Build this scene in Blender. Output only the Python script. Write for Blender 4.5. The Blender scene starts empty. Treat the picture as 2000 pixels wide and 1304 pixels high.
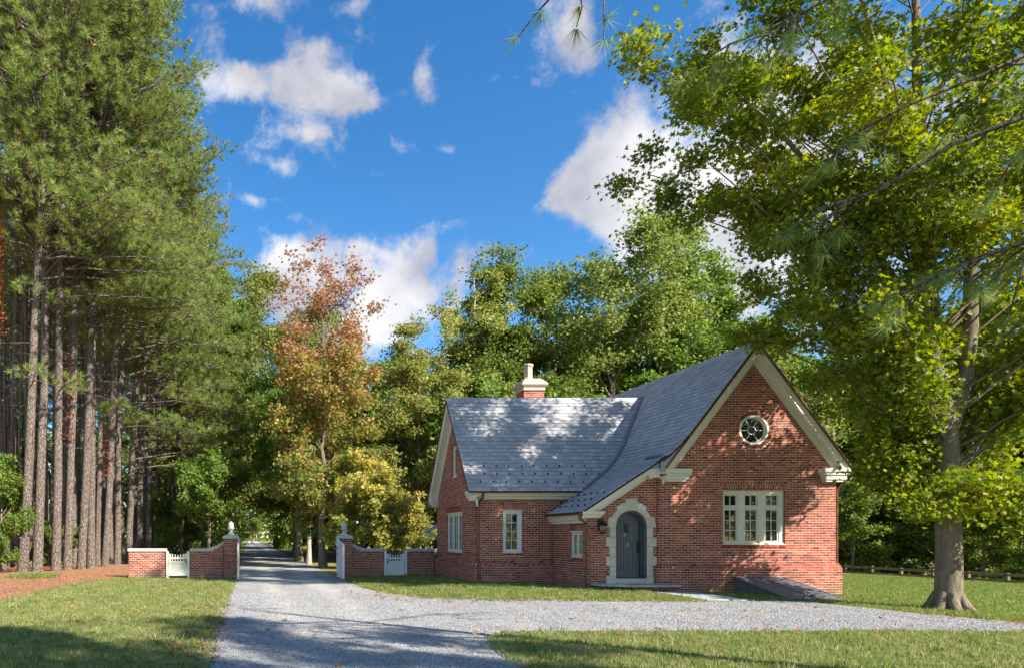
import bpy, math, random
import numpy as np
from mathutils import Vector, Matrix, Euler
from mathutils.geometry import delaunay_2d_cdt

C = bpy.context.scene.collection
SC = bpy.context.scene
R = math.radians

# ------------------------------------------------------------------ camera
cam_d = bpy.data.cameras.new('camera')
cam = bpy.data.objects.new('camera', cam_d)
C.objects.link(cam)
cam.location = (0, 0, 1.75)
cam.rotation_euler = (R(90), 0, 0)
cam_d.sensor_width = 36
cam_d.lens = 24.0
cam_d.shift_x = 0.259            # a perspective-control lens: level camera, shifted right and up
cam_d.shift_y = 0.1975
cam_d.clip_start = 0.1
cam_d.clip_end = 3000
SC.camera = cam

# ------------------------------------------------------------------ sky, sun, exposure
TO_SUN = Vector((1.0, -1.0, 1.0)).normalized()
SUN_EL = math.asin(TO_SUN.z)
SUN_ROT = math.atan2(TO_SUN.x, TO_SUN.y)
world = bpy.data.worlds.new("World")
SC.world = world
world.use_nodes = True
wn = world.node_tree
wn.nodes.clear()


def N(tree, typ, **kw):
    n = tree.nodes.new(typ)
    for k, v in kw.items():
        if isinstance(k, str) and k.startswith('i_'):
            n.inputs[int(k[2:])].default_value = v
        else:
            setattr(n, k, v)
    return n


def L(tree, a, b):
    tree.links.new(a, b)


def wmath(op, a, b=None, c=None, clamp=False):
    n = wn.nodes.new('ShaderNodeMath')
    n.operation = op
    n.use_clamp = clamp
    for i, v in enumerate((a, b, c)):
        if v is None:
            continue
        if isinstance(v, (int, float)):
            n.inputs[i].default_value = v
        else:
            L(wn, v, n.inputs[i])
    return n.outputs[0]


sky = N(wn, 'ShaderNodeTexSky', sky_type='NISHITA')
sky.sun_disc = False
sky.sun_elevation = SUN_EL
sky.sun_rotation = SUN_ROT
sky.air_density = 1.0
sky.dust_density = 0.25
sky.ozone_density = 3.0
tc = N(wn, 'ShaderNodeTexCoord')
sep = N(wn, 'ShaderNodeSeparateXYZ')
L(wn, tc.outputs['Generated'], sep.inputs[0])
yy = wmath('MAXIMUM', sep.outputs[1], 0.08)
cu = wmath('DIVIDE', sep.outputs[0], yy)
cv = wmath('DIVIDE', sep.outputs[2], yy)
comb = N(wn, 'ShaderNodeCombineXYZ')
L(wn, cu, comb.inputs[0])
L(wn, cv, comb.inputs[1])
# cloud banks: bearing and height (tangents), half sizes, weight
BANKS = [(470, 150, 72, 32, .85), (560, 160, 76, 38, .95), (660, 180, 80, 46, 1.15), (690, 205, 40, 24, .4), (540, 40, 54, 46, .85),
         (612, 95, 54, 26, .75), (490, -5, 80, 30, .8), (690, 22, 72, 36, .75), (735, 75, 34, 30, .6), (822, 155, 22, 34, .62),
         (852, 198, 26, 20, .55), (605, 262, 50, 17, .55), (545, 328, 52, 20, .5), (490, 300, 30, 22, .4), (875, 298, 30, 13, .55),
         (505, 393, 46, 15, .55), (577, 425, 34, 16, .55), (600, 505, 110, 50, .9), (700, 540, 96, 72, 1.2), (775, 610, 80, 70, 1.1),
         (640, 600, 160, 80, 1.0), (835, 485, 18, 20, .6), (1130, 392, 70, 38, 1.05), (1235, 340, 88, 60, 1.2), (1330, 400, 120, 110, 1.2),
         (1250, 430, 90, 60, .9), (1420, 480, 150, 110, 1.2), (1520, 330, 170, 170, .9), (1120, 40, 46, 56, .9),
         (1158, 112, 32, 34, .75), (1030, 0, 60, 24, .65), (1400, 130, 150, 110, .5), (1700, 250, 300, 200, .7)]
dens = None
for (bx, by, rx, ry, am) in BANKS:
    s_ = N(wn, 'ShaderNodeVectorMath', operation='SUBTRACT')
    L(wn, comb.outputs[0], s_.inputs[0])
    s_.inputs[1].default_value = ((bx - 482) / 1333, (1047 - by) / 1333, 0)
    m_ = N(wn, 'ShaderNodeVectorMath', operation='MULTIPLY')
    L(wn, s_.outputs[0], m_.inputs[0])
    m_.inputs[1].default_value = (1333 / (rx * 1.15), 1333 / (ry * 1.15), 0)
    d_ = N(wn, 'ShaderNodeVectorMath', operation='DOT_PRODUCT')
    L(wn, m_.outputs[0], d_.inputs[0])
    L(wn, m_.outputs[0], d_.inputs[1])
    e_ = wmath('POWER', 2.718, wmath('MULTIPLY', d_.outputs['Value'], -1.0))
    dens = wmath('MULTIPLY', e_, am) if dens is None else wmath('MULTIPLY_ADD', e_, am, dens)
front = wmath('GREATER_THAN', sep.outputs[1], 0.09)
dens = wmath('MULTIPLY', wmath('MINIMUM', dens, 1.25), front)
nz = N(wn, 'ShaderNodeTexNoise')
nz.inputs['Scale'].default_value = 12.0
nz.inputs['Detail'].default_value = 11.0
nz.inputs['Roughness'].default_value = 0.6
nz.inputs['Distortion'].default_value = 0.25
L(wn, tc.outputs['Generated'], nz.inputs['Vector'])
# the part of the sky behind and beside the camera carries scattered banks of the same kind
nb = N(wn, 'ShaderNodeTexNoise')
nb.inputs['Scale'].default_value = 2.6
nb.inputs['Detail'].default_value = 2.0
L(wn, tc.outputs['Generated'], nb.inputs['Vector'])
back = wmath('MULTIPLY', wmath('SUBTRACT', nb.outputs['Fac'], 0.46), 6.0, clamp=True)
back = wmath('MULTIPLY', back, wmath('SUBTRACT', 1.0, front))
dens = wmath('ADD', dens, back)
dn = wmath('MULTIPLY_ADD', wmath('SUBTRACT', nz.outputs['Fac'], 0.5), 3.7, dens)
mr = N(wn, 'ShaderNodeMapRange', interpolation_type='SMOOTHSTEP')
L(wn, dn, mr.inputs['Value'])
mr.inputs['From Min'].default_value = 0.36
mr.inputs['From Max'].default_value = 1.2
alpha = wmath('MULTIPLY', mr.outputs[0], 0.93)
n2 = N(wn, 'ShaderNodeTexNoise')
n2.inputs['Scale'].default_value = 7.0
n2.inputs['Detail'].default_value = 5.0
L(wn, tc.outputs['Generated'], n2.inputs['Vector'])
cr = N(wn, 'ShaderNodeValToRGB')
cr.color_ramp.elements[0].position = 0.36
cr.color_ramp.elements[0].color = (1.12, 1.12, 1.26, 1)
cr.color_ramp.elements[1].position = 0.6
cr.color_ramp.elements[1].color = (2.15, 2.1, 2.07, 1)
L(wn, n2.outputs['Fac'], cr.inputs[0])
hs = N(wn, 'ShaderNodeHueSaturation')
hs.inputs['Saturation'].default_value = 1.30
hs.inputs['Value'].default_value = .45
L(wn, sky.outputs[0], hs.inputs['Color'])
mx = N(wn, 'ShaderNodeMix', data_type='RGBA')
L(wn, alpha, mx.inputs['Factor'])
L(wn, hs.outputs[0], mx.inputs['A'])
L(wn, cr.outputs[0], mx.inputs['B'])
bg = N(wn, 'ShaderNodeBackground')
bg.inputs['Strength'].default_value = 0.15
L(wn, mx.outputs['Result'], bg.inputs['Color'])
wo = N(wn, 'ShaderNodeOutputWorld')
L(wn, bg.outputs[0], wo.inputs[0])

sun_d = bpy.data.lights.new('sun', 'SUN')
sun_d.energy = 3.5
sun_d.angle = R(0.55)
sun_d.color = (1.0, 0.93, 0.82)
sun = bpy.data.objects.new('sun', sun_d)
sun.rotation_euler = TO_SUN.to_track_quat('Z', 'Y').to_euler()
sun.location = (30, -30, 40)
C.objects.link(sun)
SC.view_settings.view_transform = 'Standard'
SC.view_settings.look = 'None'
SC.view_settings.exposure = 1.75
SC.view_settings.gamma = 1.0
SC.view_settings.use_curve_mapping = False
SC.render.engine = 'CYCLES'
SC.cycles.max_bounces = 12
SC.cycles.diffuse_bounces = 8
SC.cycles.transparent_max_bounces = 8


# ------------------------------------------------------------------ materials
def new_mat(name):
    m = bpy.data.materials.new(name)
    m.use_nodes = True
    t = m.node_tree
    t.nodes.clear()
    out = N(t, 'ShaderNodeOutputMaterial')
    b = N(t, 'ShaderNodeBsdfPrincipled')
    L(t, b.outputs[0], out.inputs[0])
    return m, t, b, out


def noise(t, scale, detail=4, rough=0.55, coord='Object', dist=0.0, stretch=None):
    c = N(t, 'ShaderNodeTexCoord')
    n = N(t, 'ShaderNodeTexNoise')
    n.inputs['Scale'].default_value = scale
    n.inputs['Detail'].default_value = detail
    n.inputs['Roughness'].default_value = rough
    n.inputs['Distortion'].default_value = dist
    if coord == 'World':
        gpos = N(t, 'ShaderNodeNewGeometry')
        src = gpos.outputs['Position']
    else:
        src = c.outputs[coord]
    if stretch:
        mp = N(t, 'ShaderNodeMapping')
        mp.inputs['Scale'].default_value = stretch
        L(t, src, mp.inputs[0])
        src = mp.outputs[0]
    L(t, src, n.inputs['Vector'])
    return n.outputs['Fac']


def ramp(t, fac, stops):
    r = N(t, 'ShaderNodeValToRGB')
    e = r.color_ramp.elements
    while len(e) < len(stops):
        e.new(0.5)
    for i, (p, c) in enumerate(stops):
        e[i].position = p
        e[i].color = (c[0], c[1], c[2], 1)
    L(t, fac, r.inputs[0])
    return r.outputs[0]


def bump(t, h, b, strength=0.4, dist=0.02):
    n = N(t, 'ShaderNodeBump')
    n.inputs['Strength'].default_value = strength
    n.inputs['Distance'].default_value = dist
    L(t, h, n.inputs['Height'])
    L(t, n.outputs[0], b.inputs['Normal'])


def tmath(t, op, a, b=None, c=None):
    n = t.nodes.new('ShaderNodeMath')
    n.operation = op
    for i, v in enumerate((a, b, c)):
        if v is None:
            continue
        if isinstance(v, (int, float)):
            n.inputs[i].default_value = v
        else:
            L(t, v, n.inputs[i])
    return n.outputs[0]


def mixc(t, fac, a, b, mode='MIX'):
    n = N(t, 'ShaderNodeMix', data_type='RGBA', blend_type=mode)
    for key, v in (('Factor', fac), ('A', a), ('B', b)):
        if isinstance(v, (int, float)):
            n.inputs[key].default_value = v
        elif isinstance(v, tuple):
            n.inputs[key].default_value = (v[0], v[1], v[2], 1)
        else:
            L(t, v, n.inputs[key])
    return n.outputs['Result']


def piece_random(t):
    """a random value per brick or slate, whether it is an object of its own or an island of a joined mesh"""
    g_ = N(t, 'ShaderNodeNewGeometry')
    o_ = N(t, 'ShaderNodeObjectInfo')
    return tmath(t, 'FRACT', tmath(t, 'ADD', g_.outputs['Random Per Island'], tmath(t, 'MULTIPLY', o_.outputs['Random'], 7.31)))


def plain(name, col, rough=0.5, metal=0.0, var=0.08, nscale=6.0, bmp=0.0, bscale=60, spec=0.5, coord='Object'):
    m, t, b, _ = new_mat(name)
    n = noise(t, nscale, 5, coord=coord)
    lo = tuple(max(0, c * (1 - var)) for c in col)
    hi = tuple(min(1, c * (1 + var)) for c in col)
    L(t, ramp(t, n, [(0.3, lo), (0.7, hi)]), b.inputs['Base Color'])
    b.inputs['Roughness'].default_value = rough
    b.inputs['Metallic'].default_value = metal
    b.inputs['Specular IOR Level'].default_value = spec
    if bmp:
        bump(t, noise(t, bscale, 5, coord=coord), b, bmp, 0.01)
    return m


MAT = {}


def build_mats():
    # brick
    m, t, b, _ = new_mat('brick')
    r = piece_random(t)
    col = ramp(t, r, [(0.0, (.105, .036, .032)), (.12, (.19, .045, .034)), (.35, (.30, .066, .040)), (.6, (.355, .080, .046)),
                      (.82, (.40, .105, .060)), (1.0, (.45, .15, .09))])
    n = noise(t, 35, 5, coord='World')
    col = mixc(t, tmath(t, 'MULTIPLY', n, 0.25), col, (.16, .07, .06))
    pat = noise(t, 1.1, 5, .6, coord='World')
    col = mixc(t, ramp(t, pat, [(.52, (0, 0, 0)), (.72, (.22, .22, .22))]), col, (.46, .26, .19))
    pat2 = noise(t, .8, 4, .6, coord='World', stretch=(1, 1, .5))
    col = mixc(t, ramp(t, pat2, [(.3, (.4, .4, .4)), (.48, (0, 0, 0))]), col, (.15, .05, .04))
    sz_ = N(t, 'ShaderNodeSeparateXYZ')
    gp_ = N(t, 'ShaderNodeNewGeometry')
    L(t, gp_.outputs['Position'], sz_.inputs[0])
    spl = tmath(t, 'ADD', sz_.outputs[2], tmath(t, 'MULTIPLY', pat, .5))
    col = mixc(t, ramp(t, spl, [(.18, (.45, .45, .45)), (.62, (0, 0, 0))]), col, (.20, .15, .10))
    L(t, col, b.inputs['Base Color'])
    b.inputs['Roughness'].default_value = .85
    b.inputs['Specular IOR Level'].default_value = .25
    bump(t, noise(t, 90, 6, coord='World'), b, .5, .008)
    MAT['brick'] = m
    MAT['mortar'] = plain('mortar', (.68, .56, .44), .95, var=.16, nscale=4, bmp=.5, bscale=140, spec=.2, coord='World')
    # slate
    m, t, b, _ = new_mat('slate')
    r = piece_random(t)
    col = ramp(t, r, [(0.0, (.33, .325, .335)), (.35, (.39, .385, .395)), (.7, (.43, .425, .432)), (1.0, (.50, .49, .49))])
    n = noise(t, 9, 6, coord='World')
    col = mixc(t, tmath(t, 'MULTIPLY', n, .3), col, (.30, .295, .325))
    L(t, col, b.inputs['Base Color'])
    b.inputs['Roughness'].default_value = .6
    b.inputs['Specular IOR Level'].default_value = .35
    bump(t, noise(t, 25, 7, .65, coord='World'), b, .35, .012)
    MAT['slate'] = m
    MAT['deck'] = plain('roof_underlay', (.045, .047, .055), .8, spec=.2)
    # copper
    m, t, b, _ = new_mat('copper')
    n = noise(t, 5, 5, coord='World')
    L(t, ramp(t, n, [(.3, (.11, .045, .035)), (.55, (.23, .085, .05)), (.8, (.36, .15, .085))]), b.inputs['Base Color'])
    b.inputs['Metallic'].default_value = .55
    b.inputs['Roughness'].default_value = .45
    MAT['copper'] = m
    MAT['valley'] = plain('aged_copper_flashing', (.28, .23, .26), .45, metal=.3, var=.15)
    MAT['trim'] = plain('cream_trim_paint', (.69, .65, .53), .45, var=.04, nscale=3, bmp=.04, coord='World')
    MAT['stonewin'] = plain('cream_window_paint', (.68, .65, .55), .5, var=.05, nscale=5, bmp=.06, coord='World')
    MAT['white'] = plain('white_paint', (.74, .74, .72), .4, var=.05, nscale=4, coord='World')
    MAT['gatepaint'] = plain('gate_paint', (.60, .575, .50), .5, var=.06, nscale=7, bmp=.08, coord='World')
    m, t, b, _ = new_mat('limestone')
    n = noise(t, 7, 8, .65, coord='World')
    r = piece_random(t)
    col = ramp(t, n, [(.25, (.50, .46, .38)), (.6, (.66, .62, .53)), (.85, (.74, .71, .63))])
    col = mixc(t, tmath(t, 'MULTIPLY', r, .25), col, (.5, .45, .37))
    L(t, col, b.inputs['Base Color'])
    b.inputs['Roughness'].default_value = .9
    bump(t, noise(t, 22, 8, .7, coord='World'), b, .9, .03)
    MAT['stone'] = m
    MAT['caststone'] = plain('cast_stone', (.50, .425, .31), .85, var=.12, nscale=9, bmp=.5, bscale=60, coord='World')
    MAT['capstone'] = plain('grey_coping_stone', (.50, .47, .40), .85, var=.12, nscale=5, bmp=.4, bscale=70, coord='World')
    MAT['capwhite'] = plain('pale_coping_stone', (.46, .455, .43), .8, var=.08, nscale=5, bmp=.3, bscale=70, coord='World')
    MAT['door'] = plain('grey_blue_door_paint', (.085, .095, .108), .42, var=.08, nscale=3, coord='World')
    MAT['hatch'] = plain('dark_grey_painted_metal', (.12, .124, .132), .65, metal=0, spec=.3, var=.12, nscale=2.5, coord='World')
    MAT['black'] = plain('black_iron', (.02, .02, .021), .4, metal=.5)
    MAT['bluestone'] = plain('bluestone', (.34, .36, .36), .75, var=.12, nscale=3, bmp=.2, bscale=40, coord='World')
    MAT['inside'] = plain('dark_interior', (.03, .028, .025), .9)
    m, t, b, _ = new_mat('window_glass')
    b.inputs['Base Color'].default_value = (.012, .015, .015, 1)
    b.inputs['Roughness'].default_value = .03
    b.inputs['IOR'].default_value = 1.52
    b.inputs['Specular IOR Level'].default_value = .7
    bump(t, noise(t, 2.5, 2, coord='World'), b, .03, .01)
    MAT['glass'] = m
    m, t, b, _ = new_mat('lantern_glass')
    b.inputs['Base Color'].default_value = (.6, .55, .42, 1)
    b.inputs['Roughness'].default_value = .15
    b.inputs['Transmission Weight'].default_value = .8
    MAT['lampglass'] = m
    # ground
    m, t, b, _ = new_mat('lawn')
    big = noise(t, .35, 4, coord='World')
    mid = noise(t, 2.2, 6, .65, coord='World')
    fine = noise(t, 45, 6, .7, coord='World')
    col = ramp(t, mid, [(.25, (.12, .165, .04)), (.5, (.23, .25, .08)), (.72, (.37, .34, .15))])
    col = mixc(t, ramp(t, big, [(.42, (0, 0, 0)), (.68, (.6, .6, .6))]), col, (.36, .33, .15))
    col = mixc(t, .55, col, ramp(t, fine, [(.3, (.3, .3, .3)), (.7, (1.5, 1.5, 1.4))]), 'MULTIPLY')
    L(t, col, b.inputs['Base Color'])
    b.inputs['Roughness'].default_value = .95
    b.inputs['Specular IOR Level'].default_value = .1
    bump(t, fine, b, .8, .05)
    MAT['lawn'] = m
    m, t, b, _ = new_mat('gravel')
    vor = N(t, 'ShaderNodeTexVoronoi')
    vor.inputs['Scale'].default_value = 38
    gp = N(t, 'ShaderNodeNewGeometry')
    L(t, gp.outputs['Position'], vor.inputs['Vector'])
    sepc = N(t, 'ShaderNodeSeparateColor')
    L(t, vor.outputs['Color'], sepc.inputs[0])
    col = ramp(t, sepc.outputs[0], [(0, (.19, .19, .195)), (.35, (.30, .295, .295)), (.75, (.40, .39, .38)), (1, (.56, .55, .53))])
    big = noise(t, .9, 6, .6, coord='World', stretch=(1.0, .22, 1))
    col = mixc(t, ramp(t, big, [(.4, (0, 0, 0)), (.66, (.75, .75, .75))]), col, (.46, .435, .395))
    gs_ = N(t, 'ShaderNodeSeparateXYZ')
    L(t, gp.outputs['Position'], gs_.inputs[0])
    wob = noise(t, .35, 3, coord='World')
    xx = tmath(t, 'ADD', gs_.outputs[0], tmath(t, 'MULTIPLY_ADD', wob, .8, -.4))
    trk = tmath(t, 'MULTIPLY', tmath(t, 'ABSOLUTE', tmath(t, 'SUBTRACT', tmath(t, 'ABSOLUTE', tmath(t, 'SUBTRACT', xx, 1.72)), .82)), 1.0)
    wear = tmath(t, 'MULTIPLY', ramp(t, trk, [(.14, (.95, .95, .95)), (.48, (0, 0, 0))]), ramp(t, noise(t, 1.6, 5, coord='World'), [(.3, (.3, .3, .3)), (.6, (1, 1, 1))]))
    col = mixc(t, wear, col, (.54, .51, .465))
    dirt = noise(t, 1.4, 6, .65, coord='World')
    col = mixc(t, ramp(t, dirt, [(.55, (0, 0, 0)), (.75, (.5, .5, .5))]), col, (.24, .215, .18))
    fine = noise(t, 120, 4, .7, coord='World')
    col = mixc(t, .6, col, ramp(t, fine, [(.3, (.55, .55, .55)), (.7, (1.3, 1.3, 1.3))]), 'MULTIPLY')
    L(t, col, b.inputs['Base Color'])
    b.inputs['Roughness'].default_value = .9
    b.inputs['Specular IOR Level'].default_value = .2
    hgt = tmath(t, 'ADD', tmath(t, 'MULTIPLY', vor.outputs['Distance'], -1.0), tmath(t, 'MULTIPLY', fine, .5))
    bump(t, hgt, b, .9, .03)
    MAT['gravel'] = m
    MAT['pebble'] = None
    m, t, b, _ = new_mat('gravel_stone')
    oi = N(t, 'ShaderNodeObjectInfo')
    L(t, ramp(t, oi.outputs['Random'], [(0, (.12, .125, .14)), (.4, (.22, .225, .24)), (.8, (.34, .34, .34)), (1, (.5, .48, .46))]), b.inputs['Base Color'])
    b.inputs['Roughness'].default_value = .85
    MAT['pebble'] = m
    m, t, b, _ = new_mat('pine_straw')
    a = noise(t, 16, 8, .7, coord='World', stretch=(1, 2.5, 1))
    col = ramp(t, a, [(.25, (.18, .075, .038)), (.5, (.32, .155, .085)), (.75, (.45, .26, .155))])
    L(t, col, b.inputs['Base Color'])
    b.inputs['Roughness'].default_value = .95
    bump(t, a, b, 1.0, .06)
    MAT['straw'] = m
    m, t, b, _ = new_mat('forest_floor')
    a = noise(t, 4, 8, .7, coord='World')
    L(t, ramp(t, a, [(.25, (.05, .035, .02)), (.55, (.13, .085, .045)), (.8, (.10, .10, .04))]), b.inputs['Base Color'])
    b.inputs['Roughness'].default_value = .95
    bump(t, a, b, .8, .08)
    MAT['floor'] = m
    # bark
    for nm, stops, sc in (('pine_bark', [(.25, (.11, .085, .070)), (.5, (.235, .188, .153)), (.75, (.38, .32, .27))], 7),
                          ('grey_bark', [(.25, (.085, .065, .045)), (.5, (.20, .165, .12)), (.78, (.36, .31, .24))], 6),
                          ('pale_bark', [(.25, (.20, .17, .13)), (.5, (.36, .32, .26)), (.8, (.55, .51, .44))], 4)):
        m, t, b, _ = new_mat(nm)
        a = noise(t, sc, 8, .7, coord='World', stretch=(1.6, 1.6, .45), dist=.4)
        c2 = noise(t, 1.3, 3, coord='World')
        col = ramp(t, a, stops)
        col = mixc(t, tmath(t, 'MULTIPLY', c2, .5), col, stops[1][1])
        if nm == 'pine_bark':
            vo = N(t, 'ShaderNodeTexVoronoi', feature='DISTANCE_TO_EDGE')
            vo.inputs['Scale'].default_value = 8.0
            vo.inputs['Randomness'].default_value = 1.0
            gq = N(t, 'ShaderNodeNewGeometry')
            mq = N(t, 'ShaderNodeMapping')
            mq.inputs['Scale'].default_value = (1.5, 1.5, .55)
            L(t, gq.outputs['Position'], mq.inputs[0])
            L(t, mq.outputs[0], vo.inputs['Vector'])
            crk = ramp(t, vo.outputs['Distance'], [(.02, (.62, .62, .62)), (.12, (0, 0, 0))])
            col = mixc(t, crk, col, (.085, .065, .056))
            a = tmath(t, 'SUBTRACT', a, crk)
        L(t, col, b.inputs['Base Color'])
        b.inputs['Roughness'].default_value = .95
        b.inputs['Specular IOR Level'].default_value = .15
        bump(t, a, b, 1.0, .08)
        MAT[nm] = m
    MAT['fencewood'] = plain('weathered_wood', (.16, .13, .10), .9, var=.25, nscale=4, bmp=.4, coord='World')


def leaf_mat(name, stops, transl=.42, rough=.5, objvar=.12):
    """leaf colour from the per-leaf attribute 'tint'; part of the light passes through the leaf"""
    m, t, b, out = new_mat(name)
    at = N(t, 'ShaderNodeAttribute', attribute_name='tint')
    col = ramp(t, at.outputs['Fac'], stops)
    oi = N(t, 'ShaderNodeObjectInfo')
    h = N(t, 'ShaderNodeHueSaturation')
    L(t, col, h.inputs['Color'])
    L(t, tmath(t, 'MULTIPLY_ADD', oi.outputs['Random'], .03, .485), h.inputs['Hue'])
    L(t, tmath(t, 'MULTIPLY_ADD', oi.outputs['Random'], objvar * 2, 1 - objvar), h.inputs['Value'])
    L(t, h.outputs[0], b.inputs['Base Color'])
    b.inputs['Roughness'].default_value = rough
    b.inputs['Specular IOR Level'].default_value = .35
    tr = N(t, 'ShaderNodeBsdfTranslucent')
    h2 = N(t, 'ShaderNodeHueSaturation')
    h2.inputs['Value'].default_value = 1.5
    h2.inputs['Saturation'].default_value = 1.1
    L(t, h.outputs[0], h2.inputs['Color'])
    L(t, h2.outputs[0], tr.inputs['Color'])
    ms = N(t, 'ShaderNodeMixShader')
    ms.inputs[0].default_value = transl
    L(t, b.outputs[0], ms.inputs[1])
    L(t, tr.outputs[0], ms.inputs[2])
    L(t, ms.outputs[0], out.inputs[0])
    MAT[name] = m
    return m


build_mats()
leaf_mat('pine_needles', [(0, (.115, .15, .036)), (.5, (.235, .29, .076)), (.85, (.38, .40, .13)), (1, (.42, .26, .09))], .42)
leaf_mat('green_leaves', [(0, (.085, .130, .022)), (.5, (.155, .225, .038)), (.85, (.26, .29, .058)), (1, (.38, .29, .06))], .45)
leaf_mat('olive_leaves', [(0, (.115, .145, .030)), (.5, (.195, .240, .052)), (.85, (.32, .325, .095)), (1, (.42, .32, .10))], .45)
leaf_mat('gum_leaves', [(0, (.090, .135, .014)), (.45, (.18, .225, .020)), (.75, (.30, .295, .028)), (.92, (.44, .32, .030)), (1, (.46, .20, .03))], .5)
leaf_mat('autumn_leaves', [(0, (.11, .15, .030)), (.25, (.20, .20, .040)), (.42, (.38, .28, .070)), (.6, (.37, .19, .072)), (.8, (.34, .16, .10)),
                           (1, (.33, .155, .125))], .42)
leaf_mat('yellow_leaves', [(0, (.18, .21, .04)), (.4, (.36, .35, .07)), (.8, (.54, .47, .13)), (1, (.52, .34, .14))], .42)
leaf_mat('straw_blades', [(0, (.11, .155, .030)), (.40, (.27, .28, .10)), (.7, (.47, .42, .21)), (1, (.60, .50, .30))], .35, .7)
leaf_mat('green_blades', [(0, (.085, .145, .024)), (.45, (.17, .235, .05)), (.8, (.27, .30, .09)), (1, (.42, .37, .17))], .38, .7)
leaf_mat('dry_needles', [(0, (.22, .09, .04)), (.5, (.42, .21, .10)), (1, (.58, .36, .19))], .2, .8)
leaf_mat('dead_leaves', [(0, (.30, .13, .04)), (.5, (.42, .24, .08)), (1, (.20, .09, .04))], .2, .7)
leaf_mat('creeper_leaves', [(0, (.22, .03, .02)), (1, (.32, .06, .03))], .3)


# ------------------------------------------------------------------ mesh helpers
class MB:
    """collects shapes; build() links them as one mesh object"""

    def __init__(s):
        s.v = []
        s.f = []

    def add(s, verts, faces):
        o = len(s.v)
        s.v += [tuple(p) for p in verts]
        s.f += [tuple(i + o for i in f) for f in faces]
        return s

    def box(s, x0, x1, y0, y1, z0, z1):
        if x0 > x1: x0, x1 = x1, x0
        if y0 > y1: y0, y1 = y1, y0
        if z0 > z1: z0, z1 = z1, z0
        return s.add([(x0, y0, z0), (x1, y0, z0), (x1, y1, z0), (x0, y1, z0), (x0, y0, z1), (x1, y0, z1), (x1, y1, z1), (x0, y1, z1)],
                     [(0, 3, 2, 1), (4, 5, 6, 7), (0, 1, 5, 4), (1, 2, 6, 5), (2, 3, 7, 6), (3, 0, 4, 7)])

    def obox(s, c, ux, uy, uz, hx, hy, hz):
        c, ux, uy, uz = Vector(c), Vector(ux), Vector(uy), Vector(uz)
        P = [c + ux * (hx * a) + uy * (hy * b) + uz * (hz * d) for d in (-1, 1) for (a, b) in ((-1, -1), (1, -1), (1, 1), (-1, 1))]
        return s.add(P, [(0, 3, 2, 1), (4, 5, 6, 7), (0, 1, 5, 4), (1, 2, 6, 5), (2, 3, 7, 6), (3, 0, 4, 7)])

    def prism(s, poly, fn, d0, d1):
        """poly: 2-D outline, fn(a, b, d) -> point; extruded from d0 to d1"""
        n = len(poly)
        P = [fn(a, b, d0) for a, b in poly] + [fn(a, b, d1) for a, b in poly]
        F = [tuple(range(n - 1, -1, -1)), tuple(range(n, 2 * n))]
        F += [(i, (i + 1) % n, n + (i + 1) % n, n + i) for i in range(n)]
        return s.add(P, F)

    def tube(s, pts, r, k=8, cap=True):
        pts = [Vector(p) for p in pts]
        n = len(pts)
        rr = r if isinstance(r, (list, tuple)) else [r] * n
        V, F = [], []
        for i, p in enumerate(pts):
            d = (pts[min(i + 1, n - 1)] - pts[max(i - 1, 0)]).normalized()
            a = d.orthogonal().normalized() if i == 0 else (a - d * a.dot(d)).normalized()
            b = d.cross(a)
            for j in range(k):
                th = 2 * math.pi * j / k
                V.append(p + (a * math.cos(th) + b * math.sin(th)) * rr[i])
        for i in range(n - 1):
            for j in range(k):
                F.append((i * k + j, i * k + (j + 1) % k, (i + 1) * k + (j + 1) % k, (i + 1) * k + j))
        if cap:
            F.append(tuple(range(k - 1, -1, -1)))
            F.append(tuple(range((n - 1) * k, n * k)))
        return s.add(V, F)

    def lathe(s, prof, cx, cy, k=16, phase=0.0):
        V, F = [], []
        for (r, z) in prof:
            for j in range(k):
                th = 2 * math.pi * j / k + phase
                V.append((cx + r * math.cos(th), cy + r * math.sin(th), z))
        n = len(prof)
        for i in range(n - 1):
            for j in range(k):
                F.append((i * k + j, i * k + (j + 1) % k, (i + 1) * k + (j + 1) % k, (i + 1) * k + j))
        F.append(tuple(range(k - 1, -1, -1)))
        F.append(tuple(range((n - 1) * k, n * k)))
        return s.add(V, F)

    def mesh(s, name, mat, smooth=False):
        me = bpy.data.meshes.new(name)
        me.from_pydata(s.v, [], s.f)
        if mat:
            me.materials.append(mat)
        if smooth:
            me.polygons.foreach_set('use_smooth', [True] * len(me.polygons))
        me.update()
        return me

    def build(s, name, mat, parent=None, smooth=False, bevel=0.0):
        o = bpy.data.objects.new(name, s.mesh(name, mat, smooth))
        C.objects.link(o)
        attach(o, parent)
        if bevel:
            md = o.modifiers.new('edge', 'BEVEL')
            md.width = bevel
            md.segments = 1
            md.limit_method = 'ANGLE'
        return o


def wmat(o):
    return wmat(o.parent) @ o.matrix_parent_inverse @ o.matrix_basis if o.parent else o.matrix_basis.copy()


def attach(o, parent):
    """parent o, keeping its world coordinates"""
    if parent is not None:
        M = wmat(parent).inverted()
        o.parent = parent
        o.matrix_parent_inverse = M


def tag(o, label=None, cat=None, group=None, kind=None):
    for k, v in (('label', label), ('category', cat), ('group', group), ('kind', kind)):
        if v:
            o[k] = v
    return o


def empty(name, loc, label, cat, group=None):
    o = bpy.data.objects.new(name, None)
    o.location = loc
    o.empty_display_size = .3
    C.objects.link(o)
    return tag(o, label, cat, group)


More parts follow.
